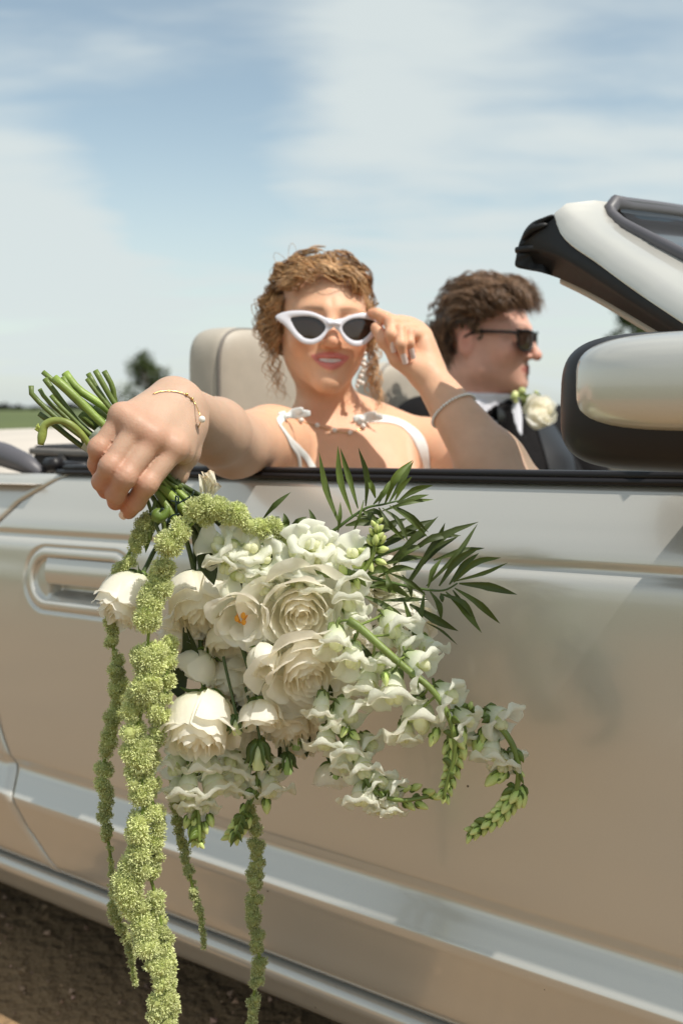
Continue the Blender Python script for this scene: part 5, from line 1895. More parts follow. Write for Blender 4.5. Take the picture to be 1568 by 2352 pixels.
def bloom(name, px, Y, Rpx, axis, kind, warm=0.35, green=0.2, up=(0, 0, 1), petal_mat='petal', sepals=True, stem_to=None):
    c = np.array(P(*px, Y)); R = Rpx / FPX * Y
    B = basis(axis, up)
    H = R * 1.25
    base = c - B[2] * H * (0.66 if kind == 'rose' else 0.5)
    root = empty_part(name, bq)
    rot = fr_.uniform(0, 6.28)
    nl = len(KINDS[kind])
    for li, (n, r, h, W, op, ro, sp) in enumerate(KINDS[kind]):
        inner = li / max(nl - 1, 1)
        for i in range(n):
            ph = rot + li * 0.7 + 2 * math.pi * i / n + fr_.uniform(-.14, .14)
            big = li < 2
            V, F, (te, se) = petal(R * r * fr_.uniform(.95, 1.05), H * h * fr_.uniform(.93, 1.05), W * fr_.uniform(.92, 1.1), ph, op * fr_.uniform(.5, 1.5), ro * fr_.uniform(.4, 1.6), sp, fr_, 11 if big else 9, 10 if big else 8)
            V = V @ B + base
            # colour of the petal itself: greenish at the claw, cream in the heart of the bloom
            tt = WHITE * (1 - warm * (0.25 + 0.75 * inner)) + CREAM * warm * (0.25 + 0.75 * inner)
            g = (green * np.clip(1 - te * 2.2, 0, 1))[:, None]
            T = tt * (1 - g) + GREENISH * np.array([.8, .95, .6]) * g
            T = T * fr_.uniform(.96, 1.02)
            mesh_obj('petal', V, F, M[petal_mat], root, tint=T)
    if kind == 'lisianthus':
        sm_ = MB()
        for k in range(6):
            a = k * 1.05; e = base + B[2] * H * (.62 + .1 * (k % 2)) + (B[0] * math.cos(a) + B[1] * math.sin(a)) * R * .16
            sm_.add(*tube([base + B[2] * H * .1, e], 0.0007, 5), tint=(.4, .4, .1)); sm_.add(*ball(e, (0.0026, 0.0026, 0.0036), 8, 6), m=1)
        sm_.add(*tube([base + B[2] * H * .1, base + B[2] * H * .6], 0.0024, 6), m=2); sm_.add(*ball(base + B[2] * H * .62, 0.0042, 8, 6), m=2)
        sm_.build('stamen', [M['stem'], M['stamen'], M['leaf']], root)
    else:
        hm = MB(); hm.add(*ball(base + B[2] * H * .45, R * .26, 12, 8), tint=CREAM); hm.build('heart', M['petal'], root)
    if sepals:
        cm_ = MB(); cm_.add(*ball(base - B[2] * R * .04, R * .17, 10, 8), tint=(.9, 1, .8))
        for k in range(5):
            a = rot + k * 2 * math.pi / 5
            d = B[0] * math.cos(a) + B[1] * math.sin(a)
            pth = [base - B[2] * R * .06 + d * R * .1, base + d * R * .42 - B[2] * R * .02, base + d * R * .72 + B[2] * R * fr_.uniform(-.25, .3)]
            cm_.add(*tube(spline(pth, 7), R * np.array([.07, .085, .08, .065, .05, .03, .008]), 6, flat=.3), tint=(.7, .8, .6))
        cm_.build('calyx', M['stem'], root)
    return base, B


GRIP_OUT = A3(P(405, 1135, 1.035))


def stem_obj(pts, r0, r1, tint=(1, 1, 1), parent=None, k=8):
    p = spline(pts, 20)
    n = len(p)
    wob = np.array([[0.0006 * mnoise.noise(Vector((q * 60).tolist())), 0.0006 * mnoise.noise(Vector((q * 60 + 9).tolist())), 0] for q in p])
    m = MB(); m.add(*tube(p + wob, np.linspace(r0, r1, n), k), tint=tint)
    return m.build('stem', M['stem'], parent or bq)


# --- blooms
BL = [
    ('rose', (300, 1372), 1.015, 70, (-0.36, -0.52, -0.77), 'rose', .30, .35),
    ('rose', (466, 1375), 1.045, 84, (0.12, -0.70, -0.70), 'rose', .55, .3),
    ('ranunculus', (530, 1466), 1.035, 62, (0.12, -0.55, -0.83), 'ranunculus', .55, .35),
    ('lisianthus', (557, 1412), 0.985, 62, (-0.08, -0.86, -0.30), 'lisianthus', .25, .25),
    ('rose', (690, 1400), 0.988, 86, (0.10, -0.90, -0.28), 'rose_open', .5, .15),
    ('rose', (708, 1535), 0.985, 86, (0.22, -0.80, -0.52), 'rose_open', .55, .15),
    ('lisianthus_bloom', (606, 1512), 0.975, 50, (0.05, -0.72, -0.55), 'bud', .15, .35),
    ('lisianthus_bloom', (458, 1528), 1.035, 56, (-0.55, -0.30, -0.75), 'lisianthus_cup', .35, .3),
    ('rose', (463, 1655), 1.000, 84, (0.00, -0.68, -0.73), 'rose', .5, .35),
    ('lisianthus_bloom', (597, 1640), 0.990, 54, (0.10, -0.50, -0.86), 'lisianthus_cup', .5, .3),
    ('rose', (664, 1650), 1.030, 62, (0.20, -0.60, -0.77), 'rose', .75, .2),
    ('lisianthus_bloom', (762, 1778), 1.030, 42, (0.05, -0.25, -0.95), 'lisianthus_cup', .25, .45),
    ('rose', (925, 1420), 1.060, 72, (0.45, -0.55, -0.68), 'rose', .15, .3),
    ('rose', (600, 1580), 1.060, 80, (0.0, -0.6, -0.7), 'rose', .35, .3),
    ('rose', (780, 1560), 1.070, 66, (0.3, -0.5, -0.75), 'rose', .2, .4),
    ('rose', (540, 1690), 1.060, 60, (0.0, -0.3, -0.9), 'rose', .5, .3),
    ('rose', (600, 1320), 1.060, 60, (0.2, -0.8, -0.2), 'rose', .2, .3),
    ('rose', (425, 1450), 1.060, 56, (-0.3, -0.5, -0.8), 'rose', .4, .3),
    ('rose', (535, 1560), 1.050, 60, (-0.1, -0.7, -0.6), 'rose', .4, .3),
    ('rose', (640, 1600), 1.020, 60, (0.1, -0.7, -0.6), 'rose_open', .5, .2),
    ('rose', (780, 1470), 1.050, 62, (0.4, -0.7, -0.5), 'rose', .2, .3),
    ('rose', (850, 1490), 1.060, 54, (0.4, -0.5, -0.7), 'rose', .2, .4),
    ('rose', (735, 1640), 1.060, 56, (0.2, -0.5, -0.8), 'rose', .3, .4),
    ('rose', (690, 1690), 1.060, 50, (0.1, -0.4, -0.9), 'rose', .5, .3),
    ('rose', (740, 1310), 1.040, 60, (0.2, -0.8, 0.2), 'rose', .15, .3),
    ('rose', (860, 1330), 1.070, 56, (0.4, -0.8, 0.0), 'rose', .15, .3),
]
for nm, px, Y, R, ax_, kd, wm, gn in BL:
    base, B = bloom(nm, px, Y, R, ax_, kd, wm * .85, gn)
    mid = (base + GRIP_OUT) / 2 - B[2] * 0.02 + np.array([0, 0.02, 0.0])
    stem_obj([GRIP_OUT + fr_.normal(size=3) * 0.006, mid, base], 0.0028, 0.0026, (0.45, 0.5, 0.5))
# closed hanging buds
for px, Y, r, l, an in (((593, 1738), 0.990, 21, 62, -1.57), ((660, 1756), 1.02, 15, 46, -1.5), ((682, 1700), 1.03, 15, 46, -1.7), ((774, 1775), 1.0, 11, 30, -1.9), ((543, 1668), 0.985, 17, 40, -1.45)):
    c = np.array(P(*px, Y)); s = Y / FPX
    d = np.array([math.cos(an), -0.1, math.sin(an)]); B = basis(d)
    root = empty_part('lisianthus_bud', bq)
    rows = []
    for t in np.linspace(0, 1, 12):
        rr_ = r * s * (math.sin(min(t * 1.9 + .25, 2.9)) ** .8) * (1 - .35 * t)
        rows.append([c + d * (t - .5) * l * s + (B[0] * math.cos(a + t * 2) + B[1] * math.sin(a + t * 2)) * rr_ * (1 + .09 * math.cos(3 * a)) for a in np.linspace(0, 2 * math.pi, 16, endpoint=False)])
    m = MB(); m.add(np.array(rows).reshape(-1, 3), grid_faces(12, 16, wrap_v=True), tint=(.92, 1.0, .68) if r > 16 else (.55, .75, .35)); m.build('closed_petal', M['petal_green'], root)
    m = MB()
    for k in range(5):
        a = k * 1.257
        e = B[0] * math.cos(a) + B[1] * math.sin(a)
        m.add(*tube(spline([c - d * l * s * .52, c - d * l * s * .3 + e * r * s * .9, c + d * l * s * .1 + e * r * s * 1.15, c + d * l * s * .3 + e * r * s * 1.7], 8), np.array([.006, .0055, .005, .0045, .004, .003, .002, .0006]) * r / 21, 5, flat=.4), tint=(.5, .6, .5))
    m.build('calyx', M['stem'], root)
    stem_obj([c - d * l * s * .5, c - d * l * s * .9 + [0, .004, 0], np.array(P(px[0] - 30, px[1] - 160, Y + .02))], 0.0016, 0.0016, (.4, .45, .45), root)

# wilted petals on top of the grip
root = empty_part('wilted_flower', bq)
for (x, y, w, h, a) in ((470, 1118, 36, 40, .1), (492, 1110, 32, 44, -.35), (480, 1126, 30, 34, .5)):
    V, F = [], grid_faces(8, 8)
    for j in range(8):
        for i in range(8):
            s, t = i / 7 * 2 - 1, j / 7
            q = P(x + math.cos(a) * s * w * (.55 + .45 * t) * .5 + math.sin(a) * t * h, y + 14 - math.cos(a) * t * h + math.sin(a) * s * 8 + 3 * math.sin(s * 5 + t * 3), 1.03 + 0.008 * math.sin(s * 3 + a * 9) + 0.006 * math.sin(t * 5 + s * 4))
            V.append(q)
    T = [np.array([1, .98, .95]) * (1 - e) + np.array([.75, .5, .3]) * e for j in range(8) for i in range(8) for e in [max(0, (j - 5.6) / 1.4) * .55]]
    mesh_obj('petal', np.array([v[:] for v in V]), F, M['petal'], root, tint=np.array(T))


# --- snapdragons and stocks: one set of floret shapes, set along each spike
def floret_mesh(rg, size=1.0):
    """snapdragon floret: tube, two-lobed upper lip, three-lobed lower lip, the palate closing the mouth"""
    m = MB()
    o1, o2, o3 = rg.uniform(0, 6.28, 3)
    nt, nph = 7, 18
    V, T = [], []
    for j in range(nt):
        t = j / (nt - 1)
        for i in range(nph):
            a = 2 * math.pi * i / nph
            r = 0.13 + 0.165 * math.sin(t * 1.5) + 0.05 * max(0, -math.cos(a)) * math.sin(t * 3.0)
            V.append((r * math.sin(a) * 0.9, r * math.cos(a) * (1 + .12 * t), 0.46 * t))
            g = max(0, 1 - t * 1.35)
            T.append(np.array([1, 1, 1.02]) * (1 - g) + np.array([.84, .96, .58]) * g)
    m.add(np.array(V) * size, grid_faces(nt, nph, wrap_v=True), T)

    def lobe(phi, half, length, lift, back, fwd, ruf):
        nu, nv = 9, 8
        V = []
        for j in range(nv):
            t = j / (nv - 1)
            for i in range(nu):
                s = i / (nu - 1) * 2 - 1
                e = t * (1 - .22 * abs(s) ** 2.5 + .05 * math.sin(s * 4 + o1 + phi))
                an = phi + s * half * (1 - .15 * e + .28 * math.sin(e * 2.6))
                cur = e * back
                r = 0.255 + length * (math.sin(cur) / max(back, .1)) * lift + ruf * e * math.sin(s * 6 + o2 + phi * 3) * .6
                z = 0.44 + length * fwd * math.sin(e * 2.2) - length * .55 * e * e * max(0, back - 1.0) + ruf * e * math.sin(s * 5.0 + o3 + phi)
                V.append((r * math.sin(an) * .95, r * math.cos(an), z))
        m.add(np.array(V) * size, grid_faces(nv, nu), (1.0, 1.0, 1.02))
    w = lambda q: q * rg.uniform(.85, 1.15)
    lobe(0.50, .66, w(.66), w(.75), w(1.2), w(.66), .05)
    lobe(-0.50, .66, w(.66), w(.75), w(1.2), w(.66), .05)
    lobe(math.pi, .54, w(.56), w(1.0), w(1.8), w(.46), .045)
    lobe(math.pi - .95, .60, w(.60), w(1.05), w(1.6), w(.46), .05)
    lobe(math.pi + .95, .60, w(.60), w(1.05), w(1.6), w(.46), .05)
    # palate: two rounded swellings behind the lower lip
    for sx in (-1, 1):
        m.add(*ball(np.array([sx * .075, -.085, .54]) * size, np.array([.125, .145, .18]) * size, 10, 7), tint=(1.0, 1.0, .86))
    m.add(*ball(np.array([0, .03, .40]) * size, np.array([.21, .22, .10]) * size, 10, 6), tint=(.9, .96, .62))
    for k in range(5):
        a = k * 1.257 + .3
        e = np.array([math.cos(a), math.sin(a), 0])
        m.add(*tube(np.array([e * .04 + [0, 0, -.05], e * .15 + [0, 0, .03], e * .185 + [0, 0, .14], e * .21 + [0, 0, .24]]) * size, np.array([.05, .08, .06, .012]) * size, 6, flat=.45), tint=(1, 1, 1), m=1)
    m.add(*tube(np.array([[0, -0.12, -.22], [0, -.05, -.1], [0, 0, .02]]) * size, 0.035 * size, 6), tint=(1, 1, 1), m=1)
    return m


def bud_mesh(rg, size=1.0):
    m = MB()
    rows = []
    for t in np.linspace(0, 1, 9):
        r = 0.30 * math.sin(min(.35 + t * 2.6, 3.0)) ** .8 * (1 - .25 * t)
        rows.append([(r * math.cos(a) * (1 + .12 * math.cos(2 * a)), r * math.sin(a), t * .95) for a in np.linspace(0, 6.283, 12, endpoint=False)])
    T = [np.array([.75, .95, .5]) * (1 - t) + np.array([1.25, 1.2, 1.25]) * t for t in np.linspace(0, 1, 9) for _ in range(12)]
    m.add(np.array(rows).reshape(-1, 3) * size, grid_faces(9, 12, wrap_v=True), T)
    for k in range(4):
        a = k * 1.57 + .4
        e = np.array([math.cos(a), math.sin(a), 0])
        m.add(*tube(np.array([e * .08 + [0, 0, -.05], e * .26 + [0, 0, .16], e * .28 + [0, 0, .30], e * .24 + [0, 0, .42]]) * size, np.array([.09, .13, .10, .03]) * size, 6, flat=.4), tint=(1.0, 1.05, .8), m=1)
    return m


FLORETS, BUDS = [], []
for i in range(6):
    o = floret_mesh(fr_).build('floret', [M['petal_green'], M['stem']], bq, loc=None)
    FLORETS.append(o.data); bpy.data.objects.remove(o)
for i in range(3):
    o = bud_mesh(fr_).build('flower_bud', [M['bud'], M['stem']], bq)
    BUDS.append(o.data); bpy.data.objects.remove(o)
# the shapes were stored relative to the bouquet; bring them back to their own origin
for me in FLORETS + BUDS: me.transform(Matrix.Translation(ORIGIN[bq.name]))


def inst(name, me, parent, pos, axis, size, up, roll=0.0, squash=1.0):
    B = basis(axis, up)
    c, s = math.cos(roll), math.sin(roll)
    x, y = B[0] * c + B[1] * s, B[1] * c - B[0] * s
    mt = Matrix(((x[0] * size * squash, y[0] * size, B[2][0] * size, 0), (x[1] * size * squash, y[1] * size, B[2][1] * size, 0), (x[2] * size * squash, y[2] * size, B[2][2] * size, 0), (0, 0, 0, 1)))
    o = bpy.data.objects.new(name, me)
    COL.objects.link(o)
    o.parent = parent
    mt.translation = Vector(pos) - ORIGIN[parent.name]
    o.matrix_local = mt
    ORIGIN[o.name] = ORIGIN[parent.name]
    return o


def spike(name, stem_pts, fl, bd, r0=0.0042, r1=0.0018, bracts=0, tint=(1.15, 1.15, 1.0)):
    """stem plus open florets (x, y, dx, dy, size, Y offset) and buds (same)"""
    root = empty_part(name, bq)
    p = spline([P(*q) for q in stem_pts], 40)
    m = MB(); m.add(*tube(p, np.linspace(r0, r1, 40), 8), tint=tint); m.build('stem', M['stem'], root)
    Ym = np.mean([q[2] for q in stem_pts])
    for x, y, dx, dy, s, dY in fl:
        Y = Ym + dY
        ax_ = np.array([dx, -0.85 + fr_.uniform(-.45, .35), -dy], dtype=float); ax_ /= np.linalg.norm(ax_)
        sz = s / FPX * Y * 1.10
        pos = np.array(P(x, y, Y)) - ax_ * sz * 0.55
        inst('floret', FLORETS[fr_.integers(6)], root, pos, ax_, sz * 1.10, (0, 0, 1), fr_.uniform(-.5, .5) + (0 if fr_.random() < .75 else 2), fr_.uniform(.85, 1.15))
        # short stalk to the spike
        k = np.argmin(((p - pos) ** 2).sum(1))
        if np.linalg.norm(p[k] - pos) < 0.06:
            m = MB(); m.add(*tube(spline([p[max(k - 1, 0)], (p[k] + pos) / 2 + [0, 0, .002], pos], 6), 0.0013, 5), tint=tint); m.build('flower_stalk', M['stem'], root)
    for x, y, dx, dy, s, dY in bd:
        Y = Ym + dY
        ax_ = np.array([dx, -0.35, -dy], dtype=float); ax_ /= np.linalg.norm(ax_)
        sz = s / FPX * Y
        inst('flower_bud', BUDS[fr_.integers(3)], root, np.array(P(x, y, Y)) - ax_ * sz * .5, ax_, sz * 1.1, (0, 0, 1), fr_.uniform(0, 6))
    for i in range(bracts):
        t = fr_.uniform(.25, 1)
        q = p[int(t * 39)]
        d = fr_.normal(size=3); d[1] -= .5; d /= np.linalg.norm(d)
        l = fr_.uniform(.008, .015)
        m = MB(); m.add(*tube(spline([q, q + d * l * .5, q + d * l - [0, 0, l * .3]], 6), np.array([.0012, .0034, .0042, .0036, .0022, .0005]), 6, flat=.3), tint=(.75, .8, .6)); m.build('bract', M['stem'], root)
    return root


def tipbuds(pts, n, s0, s1, Y=0):
    """buds packed round the end of a spike, getting smaller"""
    p = spline([(a, b, 0) for a, b in pts], n)
    out = []
    for i in range(n):
        t = i / max(n - 1, 1)
        d = p[min(i + 1, n - 1)] - p[max(i - 1, 0)]; d /= np.linalg.norm(d) + 1e-9
        sd = 1 if i % 2 else -1
        s = s0 + (s1 - s0) * t
        nx, ny = -d[1] * sd, d[0] * sd
        out.append((p[i][0] + nx * s * .38, p[i][1] + ny * s * .38, d[0] * .8 + nx * .6, d[1] * .8 + ny * .6, s, fr_.uniform(-.006, .004)))
        if i % 3 == 0: out.append((p[i][0], p[i][1], d[0], d[1], s, -.008))
    return out


spike('snapdragon', [(560, 1285, 1.0), (632, 1297, .985), (700, 1311, .98), (765, 1322, .98), (822, 1318, .98), (852, 1285, .98), (864, 1235, .98), (866, 1196, .98)],
      [(498, 1250, -.6, -.5, 66, 0), (535, 1248, .1, -.9, 56, 0), (519, 1300, -.3, .6, 66, .0), (548, 1326, .3, .8, 66, 0), (576, 1255, .1, -.8, 66, 0), (607, 1280, -.2, -.4, 62, 0), (613, 1322, -.2, .7, 62, 0), (604, 1350, -.2, .9, 58, 0),
       (683, 1266, -.3, -.6, 74, 0), (718, 1250, .2, -.8, 74, 0), (722, 1285, .1, .0, 70, 0), (756, 1266, .6, -.3, 62, 0.01), (683, 1350, -.1, .9, 66, 0), (727, 1350, .1, .9, 66, 0), (655, 1345, -.2, .9, 60, .005), (806, 1345, .4, .6, 66, 0), (795, 1392, .1, .7, 74, 0), (812, 1425, .5, .8, 66, 0), (812, 1268, -.3, -.8, 62, .0)],
      [(788, 1310, -.3, -.5, 34, -.004), (820, 1338, .3, .9, 30, -.004), (838, 1265, -.8, -.2, 34, 0), (825, 1298, -.8, .2, 34, 0), (850, 1300, .3, .8, 28, 0), (874, 1290, .8, .3, 28, 0), (878, 1262, .8, -.1, 30, 0), (852, 1245, -.7, -.4, 28, 0), (876, 1240, .6, -.6, 28, 0)] + tipbuds([(862, 1240), (866, 1195)], 6, 27, 18), bracts=6)
spike('snapdragon', [(800, 1425, 0.955), (830, 1445, 0.950), (880, 1490, 0.940), (935, 1538, 0.935), (985, 1578, 0.930), (1020, 1625, 0.925), (1040, 1680, 0.920), (1042, 1740, 0.920), (1025, 1800, 0.920), (1018, 1835, 0.920)],
      [(766, 1478, -.1, .9, 74, .02), (806, 1520, -.1, 1, 78, .02), (843, 1572, -.1, 1, 78, .03), (905, 1443, .5, .7, 84, .05), (903, 1592, -.05, 1, 92, .01), (958, 1660, -.1, 1, 100, .01), (966, 1530, .8, .5, 78, .01), (1030, 1602, .8, .5, 78, 0), (1070, 1656, .7, .6, 66, 0), (870, 1530, -.2, .9, 60, .035), (930, 1480, .6, .5, 60, .05), (985, 1490, .5, .8, 60, .06), (930, 1690, .1, 1, 60, .015)],
      [(1058, 1690, .2, 1, 48, 0), (1000, 1690, -.2, .9, 34, 0), (1062, 1725, .2, 1, 40, 0), (992, 1700, -.3, .8, 30, 0), (885, 1560, .1, .9, 30, 0)] + tipbuds([(1040, 1705), (1040, 1760), (1026, 1805), (1018, 1835)], 13, 38, 22), r0=0.0046, bracts=9)
spike('snapdragon', [(1010, 1600, 0.965), (1060, 1620, 0.955), (1105, 1640, 0.950), (1150, 1672, 0.945), (1182, 1725, 0.940), (1190, 1785, 0.940), (1172, 1845, 0.940), (1130, 1885, 0.940), (1075, 1915, 0.940)],
      [(1150, 1655, .8, .45, 78, 0), (1125, 1728, -.2, .9, 74, 0), (1155, 1758, -.1, .9, 60, 0), (1186, 1740, .5, .8, 44, .005), (1072, 1700, .1, 1, 56, .01)],
      [(1098, 1712, -.3, .9, 48, 0), (1108, 1690, -.1, .8, 34, 0), (1080, 1620, .2, -.9, 22, 0), (1130, 1790, -.7, .5, 44, 0), (1152, 1785, -.5, .6, 34, 0), (1198, 1830, .1, 1, 48, 0), (1192, 1775, .7, .4, 28, 0)] + tipbuds([(1180, 1830), (1145, 1872), (1105, 1900), (1072, 1918)], 15, 36, 24), r0=0.0042, bracts=10)
spike('snapdragon', [(720, 1600, 0.995), (760, 1660, 0.980), (800, 1710, 0.965), (825, 1770, 0.955), (865, 1820, 0.950), (920, 1838, 0.945), (985, 1830, 0.945)],
      [(737, 1630, -.1, .9, 70, 0), (806, 1638, .7, .5, 78, 0), (748, 1705, -.1, 1, 66, 0), (850, 1708, .7, .4, 60, .01), (806, 1728, 0, 1, 70, -.01), (788, 1760, -.2, .9, 56, 0), (835, 1768, .3, .9, 72, -.01), (830, 1832, -.1, 1, 74, -.01), (872, 1797, .5, .6, 64, -.01), (902, 1815, .8, .4, 60, -.01), (901, 1858, .1, 1, 50, -.01), (870, 1858, -.1, 1, 44, 0), (770, 1660, .1, .9, 56, .0)],
      [(790, 1680, -.3, .5, 30, -.01), (815, 1690, .6, .4, 28, -.01), (930, 1810, .7, -.3, 32, 0), (955, 1808, .6, -.4, 32, 0), (940, 1850, .6, .4, 32, 0), (968, 1850, .8, .3, 32, 0), (985, 1820, .7, -.3, 30, 0), (1000, 1830, .8, .2, 28, 0)], bracts=7)
spike('snapdragon', [(425, 1660, 1.03), (434, 1740, 1.02), (446, 1800, 1.01), (456, 1870, 1.005), (458, 1935, 1.0)],
      [(398, 1760, -.5, .8, 76, 0), (461, 1755, .1, .9, 74, -.005), (431, 1815, -.05, 1, 80, -.012), (494, 1808, .5, .8, 80, 0), (408, 1810, -.3, .9, 60, .005), (438, 1850, -.1, 1, 56, -.008), (468, 1855, .2, .9, 50, 0), (420, 1720, -.3, .8, 60, 0), (490, 1765, .4, .8, 60, .005)],
      [(430, 1888, -.3, .9, 30, -.006), (446, 1888, 0, .9, 28, -.008), (484, 1885, .4, .9, 30, 0), (440, 1910, -.2, .9, 30, -.004), (472, 1902, .3, .9, 28, -.004)] + tipbuds([(452, 1915), (455, 1942)], 5, 28, 20), bracts=8)
spike('snapdragon', [(602, 1690, 1.05), (596, 1760, 1.035), (585, 1815, 1.02), (562, 1870, 1.015), (535, 1930, 1.01)],
      [(527, 1752, -.4, .8, 60, 0), (548, 1782, -.5, .7, 66, 0), (560, 1815, -.3, .9, 52, .005), (620, 1812, .5, .9, 74, 0), (632, 1765, .7, .6, 60, .005), (600, 1750, 0, 1, 50, .01)],
      [(612, 1852, .1, 1, 34, 0), (558, 1862, -.2, .8, 30, -.004), (546, 1885, -.2, .9, 28, -.004)] + tipbuds([(560, 1880), (530, 1928)], 8, 32, 28), bracts=24)


# --- palm and other leaves
def blade(m, pts, w, nrm=(0, -1, 0.25), fold=0.35, tint=(1, 1, 1), n=9, twist=0.0):
    p = spline(pts, n)
    t, _, _ = frames(p)
    nv = np.array(nrm, dtype=float)
    rows = []
    for i in range(n):
        s = i / (n - 1)
        ww = w * (math.sin(min(s * 1.15 + .12, 1) * math.pi * .5) if s < .5 else 1) * max(1 - ((s - .45) / .55) ** 2 if s > .45 else 1, 0.02) * .5
        side = np.cross(t[i], nv); side /= np.linalg.norm(side) + 1e-9
        up_ = np.cross(side, t[i])
        a = twist * s
        side, up_ = side * math.cos(a) + up_ * math.sin(a), up_ * math.cos(a) - side * math.sin(a)
        rows.append([p[i] + side * ww * k + up_ * abs(k) * ww * fold for k in (-1, -.5, 0, .5, 1)])
    m.add(np.array(rows).reshape(-1, 3), grid_faces(n, 5), tint=tint)


def z6(x, y): return 574.2 + x * .4211, 1004.9 + y * .4211


def frond(rachis, leaflets, Y, light=1.0):
    root = empty_part('palm_frond', bq)
    p = [P(*z6(x, y), Y + d) for x, y, d in rachis]
    m = MB(); m.add(*tube(spline(p, 24), np.linspace(.0022, .0009, 24), 6), tint=(.5, .62, .5)); m.build('rachis', M['stem'], root)
    for bx, by, tx, ty, w, dY in leaflets:
        a = np.array(P(*z6(bx, by), Y + dY * .3)); e = np.array(P(*z6(tx, ty), Y + dY))
        d = e - a
        mid = (a + e) / 2 + np.array([-d[2], 0, d[0]]) * fr_.uniform(-.10, .10) + np.array([0, fr_.uniform(-.012, .004), 0.10 * abs(d[0])])
        m = MB()
        g = light * fr_.uniform(.75, 1.35)
        blade(m, [a, mid, e], w * .4211 / FPX * Y * 1.12, (fr_.uniform(-.5, .5), -1, fr_.uniform(-.1, .7)), tint=(g * 1.02, g, g * .9), twist=fr_.uniform(-.5, .5))
        m.build('leaflet', M['leaf'], root)


frond([(400, 545, .01), (480, 490, 0), (560, 430, 0), (640, 382, 0), (720, 366, 0), (805, 345, 0)],
      [(485, 470, 376, 80, 40, 0), (480, 515, 492, 350, 22, 0), (555, 425, 478, 45, 36, 0), (588, 388, 492, 58, 32, .01), (630, 375, 590, 55, 34, 0), (683, 330, 640, 215, 30, 0), (672, 365, 768, 240, 34, -.01), (700, 362, 800, 210, 26, .01), (735, 360, 888, 122, 38, 0), (760, 352, 892, 126, 34, .01), (790, 342, 882, 212, 30, 0), (800, 355, 997, 260, 34, 0), (805, 357, 975, 312, 30, 0), (720, 402, 1000, 338, 26, .01),
       (760, 372, 968, 545, 26, -.01), (778, 370, 972, 518, 24, 0), (720, 385, 862, 570, 28, -.01), (700, 382, 842, 560, 26, 0), (705, 385, 800, 522, 22, 0), (665, 392, 735, 460, 36, .01), (615, 400, 695, 455, 36, 0), (600, 425, 740, 430, 34, .01), (575, 430, 760, 480, 32, .02), (620, 340, 560, 520, 16, 0)], 1.03, 1.3)
frond([(620, 700, .02), (720, 640, .01), (850, 590, 0), (960, 530, 0)],
      [(760, 680, 1025, 430, 40, 0), (850, 640, 1150, 535, 36, .01), (880, 780, 1245, 460, 42, 0), (950, 690, 1062, 465, 34, .01), (1000, 670, 1278, 603, 34, .01), (850, 800, 1140, 535, 40, .01), (740, 560, 960, 535, 40, .02), (780, 700, 948, 590, 40, 0), (620, 560, 800, 480, 40, .02), (520, 480, 700, 470, 44, .02), (560, 560, 720, 640, 40, .02), (640, 640, 940, 480, 38, .02), (700, 700, 960, 655, 36, .01), (700, 760, 905, 720, 34, 0), (420, 560, 600, 600, 50, .03), (660, 560, 860, 440, 34, .02), (720, 600, 1010, 445, 36, .02)], 1.04, .85)
frond([(650, 760, .02), (800, 800, .01), (960, 830, 0), (1060, 832, 0), (1130, 795, 0)],
      [(1030, 810, 1252, 600, 40, 0), (1085, 802, 1246, 630, 36, .005), (1108, 790, 1368, 655, 34, 0), (1110, 786, 1405, 682, 22, .005), (1138, 796, 1455, 857, 44, -.01), (1115, 822, 1362, 1016, 36, 0), (1105, 832, 1190, 960, 26, -.005), (1066, 842, 1262, 1066, 38, -.005), (1035, 852, 1232, 1004, 34, 0), (980, 840, 1042, 996, 34, -.005), (835, 880, 942, 1195, 42, -.01), (870, 910, 1135, 1056, 46, -.01), (612, 860, 842, 1046, 38, 0), (690, 900, 832, 972, 30, 0), (720, 892, 972, 884, 28, -.005), (948, 840, 858, 1066, 32, 0), (960, 1010, 1130, 1132, 14, 0), (890, 1060, 990, 1145, 12, 0), (970, 820, 1045, 660, 34, .01), (960, 810, 1240, 470, 30, .02), (600, 800, 800, 850, 44, .02), (640, 820, 880, 880, 40, .02), (620, 760, 760, 720, 44, .02), (760, 740, 960, 860, 26, 0), (740, 740, 760, 850, 34, -.005), (830, 750, 880, 880, 28, -.005), (1040, 850, 1050, 900, 26, -.01)], 1.02, 1.0)
gl_ = empty_part('leafy_sprig', bq)
for bx, by, tx, ty, w, c_ in ((70, 445, 222, 298, 30, .9), (205, 500, 183, 412, 36, .9), (222, 485, 310, 432, 30, .9), (222, 520, 378, 484, 26, .95), (345, 525, 320, 388, 32, 1.0), (120, 480, 160, 430, 40, .8), (160, 455, 230, 490, 24, 1.3), (225, 590, 200, 470, 40, .8), (190, 600, 130, 540, 40, .7), (240, 620, 300, 560, 40, .7), (60, 560, 130, 640, 40, .7)):
    a = np.array(P(*z6(bx, by), 1.035)); e = np.array(P(*z6(tx, ty), 1.03)); d = e - a
    m = MB(); blade(m, [a, (a + e) / 2 + np.array([-d[2], 0, d[0]]) * fr_.uniform(-.15, .15) + [0, -.006, 0], e], w * .4211 / FPX * 1.1, (fr_.uniform(-.5, .5), -1, .3), tint=(c_, c_, c_ * .9)); m.build('leaf', M['leaf'], gl_)
